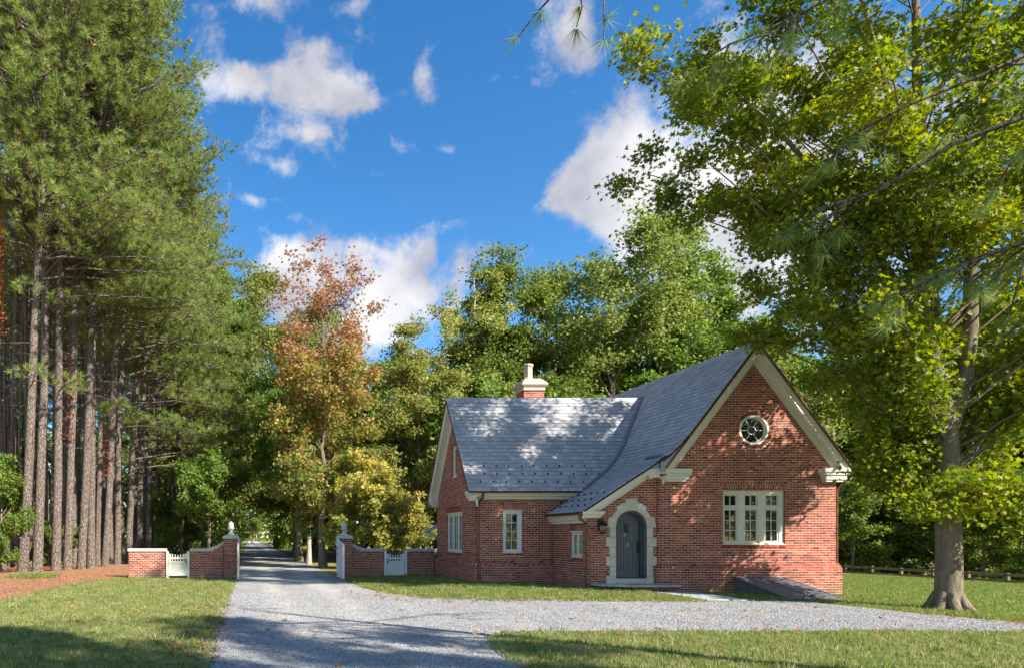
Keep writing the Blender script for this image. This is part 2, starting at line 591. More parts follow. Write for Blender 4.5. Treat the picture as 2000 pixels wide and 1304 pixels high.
def np_mesh(name, V, faces, mats, tint=None, mat_index=None, smooth=None):
    """V (n,3); faces: list of (m,k) index arrays; tint: list of per-face arrays or None"""
    me = bpy.data.meshes.new(name)
    V = np.ascontiguousarray(V, dtype=np.float32)
    me.vertices.add(len(V))
    me.vertices.foreach_set('co', V.ravel())
    lv = np.concatenate([f.ravel() for f in faces]).astype(np.int32)
    ks = np.concatenate([np.full(len(f), f.shape[1]) for f in faces]).astype(np.int32)
    st = np.concatenate([[0], np.cumsum(ks)[:-1]]).astype(np.int32)
    me.loops.add(len(lv))
    me.loops.foreach_set('vertex_index', lv)
    me.polygons.add(len(ks))
    me.polygons.foreach_set('loop_start', st)
    me.polygons.foreach_set('loop_total', ks)
    for m in mats:
        me.materials.append(m)
    if mat_index is not None:
        me.polygons.foreach_set('material_index', np.ascontiguousarray(mat_index, dtype=np.int32))
    if smooth is not None:
        me.polygons.foreach_set('use_smooth', np.ascontiguousarray(smooth, dtype=bool))
    if tint is not None:
        a = me.attributes.new('tint', 'FLOAT', 'FACE')
        a.data.foreach_set('value', np.ascontiguousarray(tint, dtype=np.float32))
    me.update(calc_edges=True)
    return me


def link_np(name, me, parent=None):
    o = bpy.data.objects.new(name, me)
    C.objects.link(o)
    if parent is not None:
        o.parent = parent
    return o


# ------------------------------------------------------------------ terrain
def sm(x):
    x = np.clip(x, 0, 1)
    return x * x * (3 - 2 * x)


def ground_z(X, Y):
    X = np.asarray(X, float)
    Y = np.asarray(Y, float)
    p = np.interp(X, [0, 4, 8, 12.5, 15.5, 18.4, 25, 32], [0, .02, .14, .06, 0, -.1, -.2, -.25])
    q = np.interp(X, [14, 18.4, 25, 32], [0, -.1, -.2, -.25])
    w = sm((Y - 15) / 5.5) * (1 - .9 * sm((Y - 32) / 10))
    z = w * p + (1 - w) * q
    z = z - sm((X - 32) / 4.2) * 1.0
    z = z + .10 * sm((-X - 5.5) / 5) * sm((Y - 22) / 10)
    return z


def gz(x, y):
    return float(ground_z(x, y))


def grid_axis(lo, hi, fine_lo, fine_hi, step):
    a = list(np.arange(fine_lo, fine_hi + 1e-6, step))
    d, x = step, fine_hi
    while x < hi:
        d *= 1.35
        x += d
        a.append(x)
    d, x = step, fine_lo
    while x > lo:
        d *= 1.35
        x -= d
        a.insert(0, x)
    return np.array(a)


gx = grid_axis(-700, 900, -14, 42, .5)
gy = grid_axis(-300, 1500, 5, 46, .5)
GX, GY = np.meshgrid(gx, gy)
GZ = ground_z(GX, GY)
nx_, ny_ = len(gx), len(gy)
idx = np.arange(nx_ * ny_).reshape(ny_, nx_)
Fq = np.stack([idx[:-1, :-1], idx[:-1, 1:], idx[1:, 1:], idx[1:, :-1]], -1).reshape(-1, 4)
tag(link_np('lawn', np_mesh('lawn', np.stack([GX, GY, GZ], -1).reshape(-1, 3), [Fq], [MAT['lawn']], smooth=np.ones(len(Fq)))), kind='structure')


def resample(poly, step, jit, rng):
    out = []
    n = len(poly)
    for i in range(n):
        a, b = np.array(poly[i]), np.array(poly[(i + 1) % n])
        d = np.linalg.norm(b - a)
        m = max(1, int(d / step))
        for j in range(m):
            out.append(a + (b - a) * j / m + (rng.normal(0, jit, 2) if j or True else 0))
    return out


def smooth_poly(pts, it=2):
    """Chaikin corner cutting of a closed outline"""
    P = [np.array(p, float) for p in pts]
    for _ in range(it):
        Q = []
        for i in range(len(P)):
            a, b = P[i], P[(i + 1) % len(P)]
            Q += [a * .75 + b * .25, a * .25 + b * .75]
        P = Q
    return P


def sheet(name, poly, off, mat, step=.5, jit=.03, grid=.7, seed=1, kind='structure', ymax=70):
    """a sheet of outline poly (world x, y) that follows the ground, off above it"""
    rng = np.random.default_rng(seed)
    B = resample(poly, step, jit, rng)
    arr = np.array(B)
    lo, hi = arr.min(0), arr.max(0)
    n = len(B)
    pts = [Vector(p) for p in B]
    gx_, gy_ = np.meshgrid(np.arange(lo[0], hi[0], grid), np.arange(lo[1], min(hi[1], ymax), grid))
    gp = np.stack([gx_.ravel(), gy_.ravel()], -1)
    ins = np.zeros(len(gp), bool)
    for i in range(n):
        a, b = arr[i], arr[(i + 1) % n]
        cnd = ((a[1] > gp[:, 1]) != (b[1] > gp[:, 1]))
        with np.errstate(divide='ignore', invalid='ignore'):
            xx = (b[0] - a[0]) * (gp[:, 1] - a[1]) / (b[1] - a[1]) + a[0]
        ins ^= cnd & (gp[:, 0] < xx)
    pts += [Vector(p) for p in gp[ins]]
    vv, ee, ff, *_ = delaunay_2d_cdt(pts, [], [list(range(n))], 1, 1e-4)
    V = np.array([(p.x, p.y) for p in vv])
    Z = ground_z(V[:, 0], V[:, 1]) + off
    F = np.array([f for f in ff if len(f) == 3])
    # all faces up
    a, b, c = V[F[:, 0]], V[F[:, 1]], V[F[:, 2]]
    cr_ = (b[:, 0] - a[:, 0]) * (c[:, 1] - a[:, 1]) - (b[:, 1] - a[:, 1]) * (c[:, 0] - a[:, 0])
    F[cr_ < 0] = F[cr_ < 0][:, ::-1]
    me = np_mesh(name, np.column_stack([V, Z]), [F], [mat] if mat else [], smooth=np.ones(len(F)))
    o = link_np(name, me)
    tag(o, kind=kind)
    return o


DRIVE = [(-.55, -20), (-.5, 9), (-.42, 28), (-.35, 45), (-.35, 300), (3.9, 300), (3.85, 60), (3.8, 27), (3.85, 23.2), (4.15, 20.4), (4.9, 18.7), (6.2, 17.9),
         (9, 17.6), (12.2, 17.8), (14.2, 18.3), (15.0, 18.4), (15.2, 17.2), (15.4, 15.9), (16.0, 14), (16.8, 12.6), (17.2, 11.2), (16.8, 10.2), (15.6, 11.2),
         (14.6, 12.55), (12, 12.65), (9, 12.6), (6, 12.6), (4.7, 12.5), (4.1, 11.9), (3.75, 10.4), (3.6, 9), (3.5, -20)]
sheet('driveway', DRIVE, .016, MAT['gravel'], .45, .014, .8, 3)
BED = [(-30, 9), (-14, 10.5), (-9, 14), (-7.2, 16.5), (-6.7, 18.5), (-6.75, 21), (-6.5, 24), (-6.2, 27), (-5.4, 28.9), (-5.0, 29.35), (-4.6, 31), (-3.6, 34), (-2.6, 44), (-2.2, 70), (-2.2, 140), (-70, 140), (-70, 9)]
sheet('pine_straw_bed', BED, .012, MAT['straw'], .45, .11, 1.2, 4)
VERGE = [(4.02, 46), (4.02, 200), (100, 200), (60, 66), (40, 52), (15, 46.5), (9.5, 45), (6.5, 44.5)]
sheet('woodland_floor', VERGE, .010, MAT['floor'], .9, .12, 2.0, 5)

# ------------------------------------------------------------------ brickwork
CH, BL, JT = .0762, .2105, .014            # course height, brick pitch, joint
Z0 = -.3168                                # bottom of the first course
UZ = Vector((0, 0, 1))


def zc(k):
    return Z0 + CH * k


class Plane:
    def __init__(s, O, u, n):
        s.O, s.u, s.n = Vector(O), Vector(u), Vector(n)

    def p(s, a, z, d=0.0):
        q = s.O + s.u * a + s.n * d
        return Vector((q.x, q.y, z))

    def bar(s, mb, a0, a1, z0, z1, d0, d1):
        mb.obox(s.p((a0 + a1) / 2, (z0 + z1) / 2, (d0 + d1) / 2), s.u, s.n, UZ, abs(a1 - a0) / 2, abs(d1 - d0) / 2, abs(z1 - z0) / 2)

    def off(s, d):
        return Plane(s.p(0, 0, d), s.u, s.n)


def cut(iv, holes):
    for (a, b) in holes:
        out = []
        for (c, d) in iv:
            if b <= c or a >= d:
                out.append((c, d))
            else:
                if a > c: out.append((c, a))
                if b < d: out.append((b, d))
        iv = out
    return iv


def lay(mort, bricks, pl, k0, k1, span, holes=None, bholes=None, depth=.13, mdepth=.22, phase=0.0, proud=.005, base=None, ends=.012):
    """courses k0..k1 on plane pl; span(z) -> (a0, a1) or None; holes(z) cut both mortar and bricks, bholes(z) only the bricks"""
    for k in range(k0, k1):
        z = zc(k) if base is None else base + CH * k
        sp = span(z + CH / 2)
        if sp is None or sp[1] - sp[0] < .03:
            continue
        iv = cut([sp], holes(z + CH / 2) if holes else [])
        for (a, b) in iv:
            if b - a > .01:
                pl.bar(mort, a + ends, b - ends, z, z + CH, -mdepth, -proud)
        bv = cut(iv, bholes(z + CH / 2) if bholes else [])
        ofs = phase + (BL / 2 if k % 2 else 0)
        for (a, b) in bv:
            i = math.floor((a - ofs) / BL)
            while ofs + i * BL < b:
                s_, e_ = ofs + i * BL + JT / 2, ofs + (i + 1) * BL - JT / 2
                full = s_ >= a and e_ <= b
                s_, e_ = max(s_, a), min(e_, b)
                if s_ - a < JT: s_ = a
                if b - e_ < JT: e_ = b
                if e_ - s_ > .012:
                    bricks.append((pl.p((s_ + e_) / 2, z + CH / 2, -depth / 2), pl.u, pl.n, (e_ - s_) / 2, depth / 2, (CH - JT) / 2, full))
                i += 1


brick_meshes = {}


def emit_bricks(bricks, parent, n_single, rng, name='brick', rest='brickwork', mat=None, key=None):
    """the n_single bricks that show largest become objects, the others one mesh"""
    mat = mat or MAT['brick']
    order = sorted(range(len(bricks)), key=key or (lambda i: 0))
    singles = set()
    for i in order:
        if len(singles) >= n_single:
            break
        if bricks[i][6]:
            singles.add(i)
    mb = MB()
    for i, (c, u, n, hu, hn, hz, full) in enumerate(bricks):
        j = rng.uniform(-.0025, .0025)
        c = c + n * j
        if i in singles:
            kk = (round(hu, 3), round(hn, 3), round(hz, 4), mat.name)
            if kk not in brick_meshes:
                brick_meshes[kk] = MB().obox((0, 0, 0), (1, 0, 0), (0, 1, 0), (0, 0, 1), hu, hn, hz).mesh('brick', mat)
            o = bpy.data.objects.new(name, brick_meshes[kk])
            v = UZ.cross(u)
            o.matrix_basis = Matrix(((u.x, v.x, 0, c.x), (u.y, v.y, 0, c.y), (u.z, v.z, 1, c.z), (0, 0, 0, 1)))
            C.objects.link(o)
            attach(o, parent)
        else:
            mb.obox(c, u, n, UZ, hu, hn, hz)
    if mb.v:
        o = mb.build(rest, mat, parent)
        o['kind'] = 'stuff'


rnd = random.Random(7)

# ------------------------------------------------------------------ the cottage
YG, YP, YW, YR = 21.36, 21.64, 24.06, 28.85
XL, XP, XA, XG, XR = 8.04, 10.78, 12.99, 13.27, 18.44
XC, ZR = 15.84, 7.77                        # ridge of the big gable
YC, ZW = 26.45, 7.07                        # ridge of the wing
SL = 1.335                                  # steep roof slope
house = empty('brick_cottage', (13.2, 26, .05), 'red brick cottage with slate roof, tall gable and arched grey door', 'house')

# windows: plane coordinates (a0, a1, z0, z1)
W1 = (14.90, 16.84, 1.50, 3.19)
W2 = (15.88, 5.09)
W3 = (9.03, 9.72, 1.17, 2.69)
W4 = (25.50, 27.44, 1.14, 2.68)
W5 = (26.17, 26.73, 4.04, 5.25)
W6 = (21.93, 22.76, 1.06, 1.93)
DX, DR, DZ0, DZS = 12.18, .49, .42, 2.09    # door centre, half width, threshold, spring line

PG = Plane((0, YG, 0), (1, 0, 0), (0, -1, 0))
PP = Plane((0, YP, 0), (1, 0, 0), (0, -1, 0))
PS = Plane((XP, 0, 0), (0, 1, 0), (-1, 0, 0))
PW = Plane((0, YW, 0), (1, 0, 0), (0, -1, 0))
PE = Plane((XL, 0, 0), (0, 1, 0), (-1, 0, 0))


def rect_hole(w, z, ex=0.0, up=0.0):
    return [(w[0] - ex, w[1] + ex)] if w[2] < z < w[3] + up else []


def circ(cx, cz, r, z):
    h = r * r - (z - cz) ** 2
    return [(cx - math.sqrt(h), cx + math.sqrt(h))] if h > 0 else []


def wing_z(y):
    return ZW - 1.375 * abs(y - YC)


def main_profile():
    """outline of the left slope: (x, z) from the ridge down to the low eave"""
    P = [(XC, ZR), (13.8, ZR - SL * (XC - 13.8))]
    a, c, b = P[1], (13.22, 4.31), (12.5, 3.84)
    for i in range(1, 9):
        t = i / 8
        P.append(tuple(a[j] * (1 - t) ** 2 + 2 * c[j] * t * (1 - t) + b[j] * t * t for j in (0, 1)))
    P.append((10.5, 2.53))
    return P


MP = main_profile()
MPX = np.array([p[0] for p in MP][::-1])
MPZ = np.array([p[1] for p in MP][::-1])


def main_z(x):
    return float(np.interp(x, MPX, MPZ))


def gable_span(z):
    if z < 3.6:
        return (XG, XR)
    h = (ZR - .17 - z) / SL
    return (max(12.96, XC - h), min(XR, XC + h)) if h > .02 else None


bk_gable, bk_porch, bk_side, bk_wing, bk_end, bk_right = [], [], [], [], [], []
mg, mp, ms_, mw, me_, mr_ = MB(), MB(), MB(), MB(), MB(), MB()
# gable wall and its plinth
lay(mg, bk_gable, PG, 16, 104, gable_span,
    holes=lambda z: rect_hole(W1, z) + circ(W2[0], W2[1], .475, z),
    bholes=lambda z: (rect_hole((W1[0] - .04 - (z - W1[3]) * .32, W1[1] + .04 + (z - W1[3]) * .32, W1[3] - .001, W1[3] + .305), z) if z > W1[3] else [])
    + circ(W2[0], W2[1], .60, z) + rect_hole((W1[0] - .03, W1[1] + .03, W1[2] - .1, W1[2]), z), phase=.03)
lay(mg, bk_gable, PG.off(.11), 0, 14, lambda z: (XG, XR + .11), mdepth=.3, phase=.03)
# swept corner between the gable wall and the door wall
arc_bricks = MB()
for k in range(0, 51):
    if k in (14, 15):
        continue
    z = zc(k)
    r_ = .39 if k < 14 else .28
    P0 = [(XG - (r_ - .005) * math.cos(t), YP - (r_ - .005) * math.sin(t)) for t in [i * math.pi / 2 / 8 for i in range(9)]]
    mg.prism(P0 + [(XG, YP)], lambda a, b, d: (a, b, d), z, z + CH)
    cuts_ = (0, 45, 90) if k % 2 == 0 else (0, 22, 67, 90)
    for i in range(len(cuts_) - 1):
        g_ = JT / r_ / 2
        t0, t1 = R(cuts_[i]) + (g_ if i else 0), R(cuts_[i + 1]) - g_
        tt_ = [t0 + (t1 - t0) * q / 4 for q in range(5)]
        P = [(XG - r_ * math.cos(t), YP - r_ * math.sin(t)) for t in tt_] + [(XG - (r_ - .09) * math.cos(t), YP - (r_ - .09) * math.sin(t)) for t in tt_[::-1]]
        arc_bricks.prism(P[::-1], lambda a, b, d: (a, b, d), z + JT / 2, z + CH - JT / 2)


def porch_span(z):
    lo = XP if z < 2.45 else 10.5 + (z + .13 - 2.53) / .655
    return (max(XP, lo), XA + .04) if lo < XA else None


def door_hole(z):
    if z < .25:
        return []
    if z < DZS:
        return [(DX - DR, DX + DR)]
    return circ(DX, DZS, DR, z)


lay(mp, bk_porch, PP, 0, 53, porch_span, holes=door_hole, phase=.10, mdepth=.3)
lay(ms_, bk_side, PS, 0, 36, lambda z: (YP + .142, YW), holes=lambda z: rect_hole(W6, z),
    bholes=lambda z: rect_hole((W6[0] - .03, W6[1] + .03, W6[3] - .01, W6[3] + .21), z) + rect_hole((W6[0] - .03, W6[1] + .03, W6[2] - .1, W6[2]), z), phase=.05)
lay(mw, bk_wing, PW, 16, 46, lambda z: (XL, 12.5) if z > 2.5 else (XL, XP), holes=lambda z: rect_hole(W3, z),
    bholes=lambda z: (rect_hole((W3[0] - .04 - (z - W3[3]) * .3, W3[1] + .04 + (z - W3[3]) * .3, W3[3] - .001, W3[3] + .23), z) if z > W3[3] else [])
    + rect_hole((W3[0] - .03, W3[1] + .03, W3[2] - .1, W3[2]), z), phase=XL)
lay(mw, bk_wing, PW.off(.11), 0, 14, lambda z: (XL - .11, XP), mdepth=.3, phase=XL - .11)
lay(me_, bk_end, PE, 16, 96, lambda z: ((YW + .142, YR) if z < 3.25 else ((YC - (ZW - .16 - z) / 1.375, YC + (ZW - .16 - z) / 1.375) if z < ZW - .2 else None)),
    holes=lambda z: rect_hole(W4, z) + rect_hole(W5, z),
    bholes=lambda z: rect_hole((W4[0] - .04, W4[1] + .04, W4[3] - .01, W4[3] + .23), z) + rect_hole((W4[0] - .03, W4[1] + .03, W4[2] - .1, W4[2]), z), phase=YW + .142)
lay(me_, bk_end, PE.off(.11), 0, 14, lambda z: (YW - .11 + .142, YR + .11), mdepth=.3, phase=YW + .032)
# far side and back, plain brick
PR = Plane((XR, 0, 0), (0, 1, 0), (1, 0, 0))
lay(mr_, bk_right, PR, 16, 54, lambda z: (YG + .142, 33), phase=.02)
lay(mr_, bk_right, PR.off(.11), 0, 14, lambda z: (YG + .03, 33), mdepth=.3)
mr_.box(11.0, XR - .02, 32.75, 33, -.3, 3.5)
mr_.box(11.0, 11.2, YR + .01, 32.7, -.3, 3.0)


def slope_course(bricks_mb, mort_mb, pl, a0, a1, phase=0.0, depth=.11, rise=2 * CH, zb=None):
    """the sloping courses on top of the plinth (pl is the upper wall plane)"""
    zb = zc(14) if zb is None else zb
    mort_mb.add([pl.p(a0, zb, depth - .008), pl.p(a1, zb, depth - .008), pl.p(a1, zb + rise, -.008), pl.p(a0, zb + rise, -.008), pl.p(a0, zb, -.1), pl.p(a1, zb, -.1),
                 pl.p(a1, zb + rise, -.1), pl.p(a0, zb + rise, -.1)], [(0, 1, 2, 3), (4, 7, 6, 5), (0, 4, 5, 1), (1, 5, 6, 2), (2, 6, 7, 3), (3, 7, 4, 0)])
    nrm = (pl.n * rise + UZ * depth).normalized()
    tan = (UZ * rise - pl.n * depth).normalized()
    ln = math.hypot(rise, depth)
    for row in (0, 1):
        a = a0 + phase - (BL / 2 if row else 0)
        while a < a1:
            s_, e_ = max(a + JT / 2, a0), min(a + BL - JT / 2, a1)
            if e_ - s_ > .04:
                c = pl.p((s_ + e_) / 2, zb, depth) + tan * (ln * (row + .5) / 2) - nrm * .03
                bricks_mb.obox(c, pl.u, nrm, tan, (e_ - s_) / 2, .034, ln / 4 - JT / 2)
            a += BL


sb_g, sb_w, sb_e = MB(), MB(), MB()
slope_course(sb_g, mg, PG, XG, XR + .10, .05)
slope_course(sb_w, mw, PW, XL + .0, XP, .03)
slope_course(sb_e, me_, PE, YW + .0, YR + .1, .09)
slope_course(MB(), mr_, PR, YG, 33, .09)
zb_, zt_ = zc(14), zc(16)
sb_w.add([(XL - .11, YW - .11, zb_), (XL + .0, YW - .11, zb_), (XL, YW, zt_), (XL - .11, YW + .0, zb_), (XL + .02, YW + .02, zb_)], [(0, 1, 2), (0, 2, 3), (1, 4, 2), (3, 2, 4)])
# the sloping course round the swept corner
for i in range(6):
    t0, t1 = i * math.pi / 12, (i + 1) * math.pi / 12
    q = lambda t, r, z: (XG - r * math.cos(t), YP - r * math.sin(t), z)
    mg.add([q(t0, .382, zc(14)), q(t1, .382, zc(14)), q(t1, .272, zc(16)), q(t0, .272, zc(16))], [(0, 1, 2, 3)])
    for (f0, f1) in ((.02, .48), (.53, .98)):
        g0, g1 = .39 - .11 * f0, .39 - .11 * f1
        sb_g.add([q(t0 + .02, g0, zc(14) + 2 * CH * f0 + .004), q(t1 - .02, g0, zc(14) + 2 * CH * f0 + .004), q(t1 - .02, g1, zc(14) + 2 * CH * f1 + .004),
                  q(t0 + .02, g1, zc(14) + 2 * CH * f1 + .004)], [(0, 1, 2, 3)])


def jack_arch(mb, pl, a0, a1, z0, z1, splay, n, rows=2):
    for i in range(n):
        for r_ in range(rows):
            split = .62 if i % 2 else .38
            cuts = [0, split, 1] if rows == 2 else [0, 1]
            f0, f1 = cuts[r_], cuts[r_ + 1]
            gz_ = .008 / (z1 - z0)
            f0, f1 = f0 + gz_, f1 - gz_
            P = []
            for (f, e) in ((f0, 0), (f0, 1), (f1, 1), (f1, 0)):
                A0, A1 = a0 - splay * f, a1 + splay * f
                w = (A1 - A0) / n
                P.append((A0 + w * (i + e) + (.008 if e == 0 else -.008), z0 + (z1 - z0) * f))
            mb.prism(P, lambda a, b, d: pl.p(a, b, d), .0, -.12)


def sill_course(mb, pl, a0, a1, ztop, n):
    for i in range(n):
        w = (a1 - a0) / n
        pl.bar(mb, a0 + w * i + .005, a0 + w * (i + 1) - .005, ztop - .085, ztop - .006, -.12, .022)


jack_arch(sb_g, PG, W1[0] - .03, W1[1] + .03, W1[3], W1[3] + .305, .11, 27)
sill_course(sb_g, PG, W1[0] - .03, W1[1] + .03, W1[2], 26)
jack_arch(sb_w, PW, W3[0] - .03, W3[1] + .03, W3[3], W3[3] + .23, .08, 13, 1)
sill_course(sb_w, PW, W3[0] - .03, W3[1] + .03, W3[2], 9)
jack_arch(sb_e, PE, W4[0] - .04, W4[1] + .04, W4[3], W4[3] + .23, .0, 26, 1)
sill_course(sb_e, PE, W4[0] - .03, W4[1] + .03, W4[2], 22)
sb_s = MB()
jack_arch(sb_s, PS, W6[0] - .03, W6[1] + .03, W6[3], W6[3] + .21, .0, 11, 1)
sill_course(sb_s, PS, W6[0] - .03, W6[1] + .03, W6[2], 10)
for i in range(40):                         # ring of headers round the round window
    t0, t1 = 2 * math.pi * i / 40 + .006, 2 * math.pi * (i + 1) / 40 - .012
    P = [(W2[0] + r_ * math.cos(t), W2[1] + r_ * math.sin(t)) for (r_, t) in ((.478, t0), (.588, t0), (.588, t1), (.478, t1))]
    sb_g.prism(P[::-1], lambda a, b, d: PG.p(a, b, d), .002, -.12)

wall_g = mg.build('wall', MAT['mortar'], house)
wall_g['label'] = 'gable wall of red brick with pale mortar'
wall_p = mp.build('wall', MAT['mortar'], house)
wall_p['label'] = 'low wall round the arched door'
wall_s = ms_.build('wall', MAT['mortar'], house)
wall_w = mw.build('wall', MAT['mortar'], house)
wall_e = me_.build('wall', MAT['mortar'], house)
wall_e['label'] = 'shaded gable end wall of the wing'
wall_r = mr_.build('wall', MAT['mortar'], house)
near = lambda L_: (lambda i: (L_[i][0] - Vector((15.6, 21, 1.6))).length)
emit_bricks(bk_gable, wall_g, 240, rnd, key=near(bk_gable))
emit_bricks(bk_porch, wall_p, 60, rnd, key=lambda i: (bk_porch[i][0] - Vector((11.0, 21.6, 1.2))).length)
emit_bricks(bk_side, wall_s, 0, rnd)
emit_bricks(bk_wing, wall_w, 0, rnd)
emit_bricks(bk_end, wall_e, 0, rnd)
emit_bricks(bk_right, wall_r, 0, rnd)
sb_g.add(arc_bricks.v, arc_bricks.f)
for mb, w in ((sb_g, wall_g), (sb_w, wall_w), (sb_e, wall_e), (sb_s, wall_s)):
    mb.build('shaped_brickwork', MAT['brick'], w)['kind'] = 'stuff'
MB().box(XL + .3, XR - .3, 25.0, 32.5, -.1, 0.0).box(11, XR - .3, 22.5, 25.0, -.1, 0.0).build('floor', MAT['inside'], house)


# ------------------------------------------------------------------ windows
def window(pl, w, cols, rows, nc, mat, recess=.05, label=None):
    """cols [(a0, a1)...], rows [(z0, z1, panes high)...]: one sash per cell"""
    fr = MB()
    ea = [w[0]] + [v for c in cols for v in c] + [w[1]]
    for i in range(0, len(ea), 2):
        pl.bar(fr, ea[i], ea[i + 1], w[2], w[3], -recess - .11, -recess)
    for (a0, a1) in cols:
        ez = [w[2]] + [v for r_ in rows for v in r_[:2]] + [w[3]]
        for i in range(0, len(ez), 2):
            pl.bar(fr, a0, a1, ez[i], ez[i + 1], -recess - .108, -recess + .002)
    pl.bar(fr, w[0], w[1], w[2] - .004, w[2] + .05, -recess, -recess + .03)
    wo_ = fr.build('window', mat, house, bevel=.006)
    if label:
        wo_['label'] = label
    sw = .042
    for (a0, a1) in cols:
        for (z0, z1, nr) in rows:
            s_ = MB()
            d0, d1 = -recess - .085, -recess - .018
            pl.bar(s_, a0 + .003, a0 + sw, z0 + .003, z1 - .003, d0, d1)
            pl.bar(s_, a1 - sw, a1 - .003, z0 + .003, z1 - .003, d0, d1)
            pl.bar(s_, a0 + sw, a1 - sw, z0 + .003, z0 + sw * 1.3, d0, d1)
            pl.bar(s_, a0 + sw, a1 - sw, z1 - sw, z1 - .003, d0, d1)
            ga0, ga1, gz0, gz1 = a0 + sw, a1 - sw, z0 + sw * 1.3, z1 - sw
            for i in range(1, nc):
                x = ga0 + (ga1 - ga0) * i / nc
                pl.bar(s_, x - .009, x + .009, gz0, gz1, d0 + .012, d1 - .012)
            for i in range(1, nr):
                z = gz0 + (gz1 - gz0) * i / nr
                pl.bar(s_, ga0, ga1, z - .009, z + .009, d0 + .014, d1 - .014)
            s_.build('sash', mat, wo_)
            for i in range(nc):
                for j in range(nr):
                    g_ = MB()
                    wa, hz_ = (ga1 - ga0) / nc, (gz1 - gz0) / nr
                    tl = rnd.uniform(-.0015, .0015)
                    pl.bar(g_, ga0 + wa * i + .004, ga0 + wa * (i + 1) - .004, gz0 + hz_ * j + .004, gz0 + hz_ * (j + 1) - .004, d0 + .02 + tl, d0 + .026 + tl)
                    g_.build('pane', MAT['glass'], wo_)
    return wo_


window(PG, W1, [(14.955, 15.40), (15.60, 16.04), (16.25, 16.69)], [(1.57, 2.62, 3), (2.68, 3.08, 1)], 2, MAT['stonewin'], label='cream triple casement with transom in the gable')
window(PW, W3, [(9.11, 9.60)], [(1.25, 2.60, 4)], 2, MAT['white'], label='white casement of eight panes beside the downpipe')
window(PE, W4, [(25.57, 26.10), (26.19, 26.75), (26.84, 27.37)], [(1.21, 2.59, 4)], 2, MAT['stonewin'], label='tall triple casement in the end wall')
window(PE, W5, [(26.26, 26.64)], [(4.12, 5.17, 1)], 1, MAT['stonewin'], label='narrow slit window under the wing gable')
window(PS, W6, [(22.00, 22.32), (22.37, 22.69)], [(1.13, 1.85, 2)], 2, MAT['stonewin'], label='small window between the two downpipes')
# round window: ring, inner ring, hub ring, six bars, panes


def ring(mb, pl, cx, cz, r0, r1, d0, d1, n=40):
    for i in range(n):
        t0, t1 = 2 * math.pi * i / n, 2 * math.pi * (i + 1) / n
        P = [(cx + r_ * math.cos(t), cz + r_ * math.sin(t)) for (r_, t) in ((r0, t0), (r1, t0), (r1, t1), (r0, t1))]
        V = [pl.p(a, b, d1) for a, b in P] + [pl.p(a, b, d0) for a, b in P]
        mb.add(V, [(0, 1, 2, 3), (7, 6, 5, 4), (0, 3, 7, 4), (1, 5, 6, 2)])


rw = MB()
ring(rw, PG, W2[0], W2[1], .41, .474, -.15, -.005)
ring(rw, PG, W2[0], W2[1], .372, .412, -.15, -.10)
rwo = rw.build('window', MAT['stonewin'], house)
rwo['label'] = 'round window with spoked glazing bars high in the gable'
sp = MB()
ring(sp, PG, W2[0], W2[1], .112, .132, -.135, -.10, 28)
for i in range(6):
    t = math.pi * i / 3
    dv = PG.u * math.cos(t) + UZ * math.sin(t)
    pv = PG.u * -math.sin(t) + UZ * math.cos(t)
    sp.obox(PG.p(W2[0], W2[1], -.118) + dv * .255, dv, PG.n, pv, .122, .015, .007)
sp.build('glazing_bars', MAT['stonewin'], rwo)
for i in range(6):
    t0, t1 = math.pi * i / 3 + .03, math.pi * (i + 1) / 3 - .03
    arc_ = [t0 + (t1 - t0) * j / 6 for j in range(7)]
    P = [(W2[0] + .375 * math.cos(t), W2[1] + .375 * math.sin(t)) for t in arc_] + [(W2[0] + .13 * math.cos(t), W2[1] + .13 * math.sin(t)) for t in arc_[::-1]]
    MB().prism(P, lambda a, b, d: PG.p(a, b, d), -.13, -.124).build('pane', MAT['glass'], rwo)
MB().prism([(W2[0] + .11 * math.cos(t), W2[1] + .11 * math.sin(t)) for t in [i * math.pi / 9 for i in range(18)]], lambda a, b, d: PG.p(a, b, d), -.13, -.124).build('pane', MAT['glass'], rwo)

# ------------------------------------------------------------------ door


def arch_line(r, z0, n=20):
    return [(DX - r, z0)] + [(DX - r * math.cos(math.pi * i / n), DZS + r * math.sin(math.pi * i / n)) for i in range(n + 1)] + [(DX + r, z0)]


def arch_band(mb, r0, r1, z0, d0, d1):
    A, B = arch_line(r0, z0), arch_line(r1, z0)
    for i in range(len(A) - 1):
        P = [A[i], B[i], B[i + 1], A[i + 1]]
        V = [PP.p(a, b, d1) for a, b in P] + [PP.p(a, b, d0) for a, b in P]
        mb.add(V, [(3, 2, 1, 0), (4, 5, 6, 7), (0, 4, 7, 3), (1, 2, 6, 5)])


df = MB()
arch_band(df, .44, .489, DZ0, -.30, -.045)
arch_band(df, .40, .442, DZ0, -.30, -.16)
door = df.build('door', MAT['door'], house)
dl = MB()
dl.prism(arch_line(.40, DZ0 + .02)[::-1], lambda a, b, d: PP.p(a, b, d), -.29, -.262)
arch_band(dl, .30, .385, DZ0 + .02, -.27, -.245)
PP.bar(dl, DX - .30, DX + .30, DZ0 + .02, DZ0 + .22, -.27, -.246)
for i in range(6):
    a0 = DX - .298 + i * .0995
    zt = DZS + math.sqrt(max(.0, .295 ** 2 - (a0 + .05 - DX) ** 2)) - .01
    PP.bar(dl, a0 + .004, a0 + .0955, DZ0 + .22, zt, -.268, -.252)
dlo = dl.build('door_leaf', MAT['door'], door, bevel=.003)
vb = MB()
PP.bar(vb, DX - .075, DX + .055, 1.87, 2.15, -.26, -.235)
vb.build('door_light', MAT['black'], door)
hb = MB()
PP.bar(hb, DX + .325, DX + .372, 1.22, 1.62, -.25, -.236)
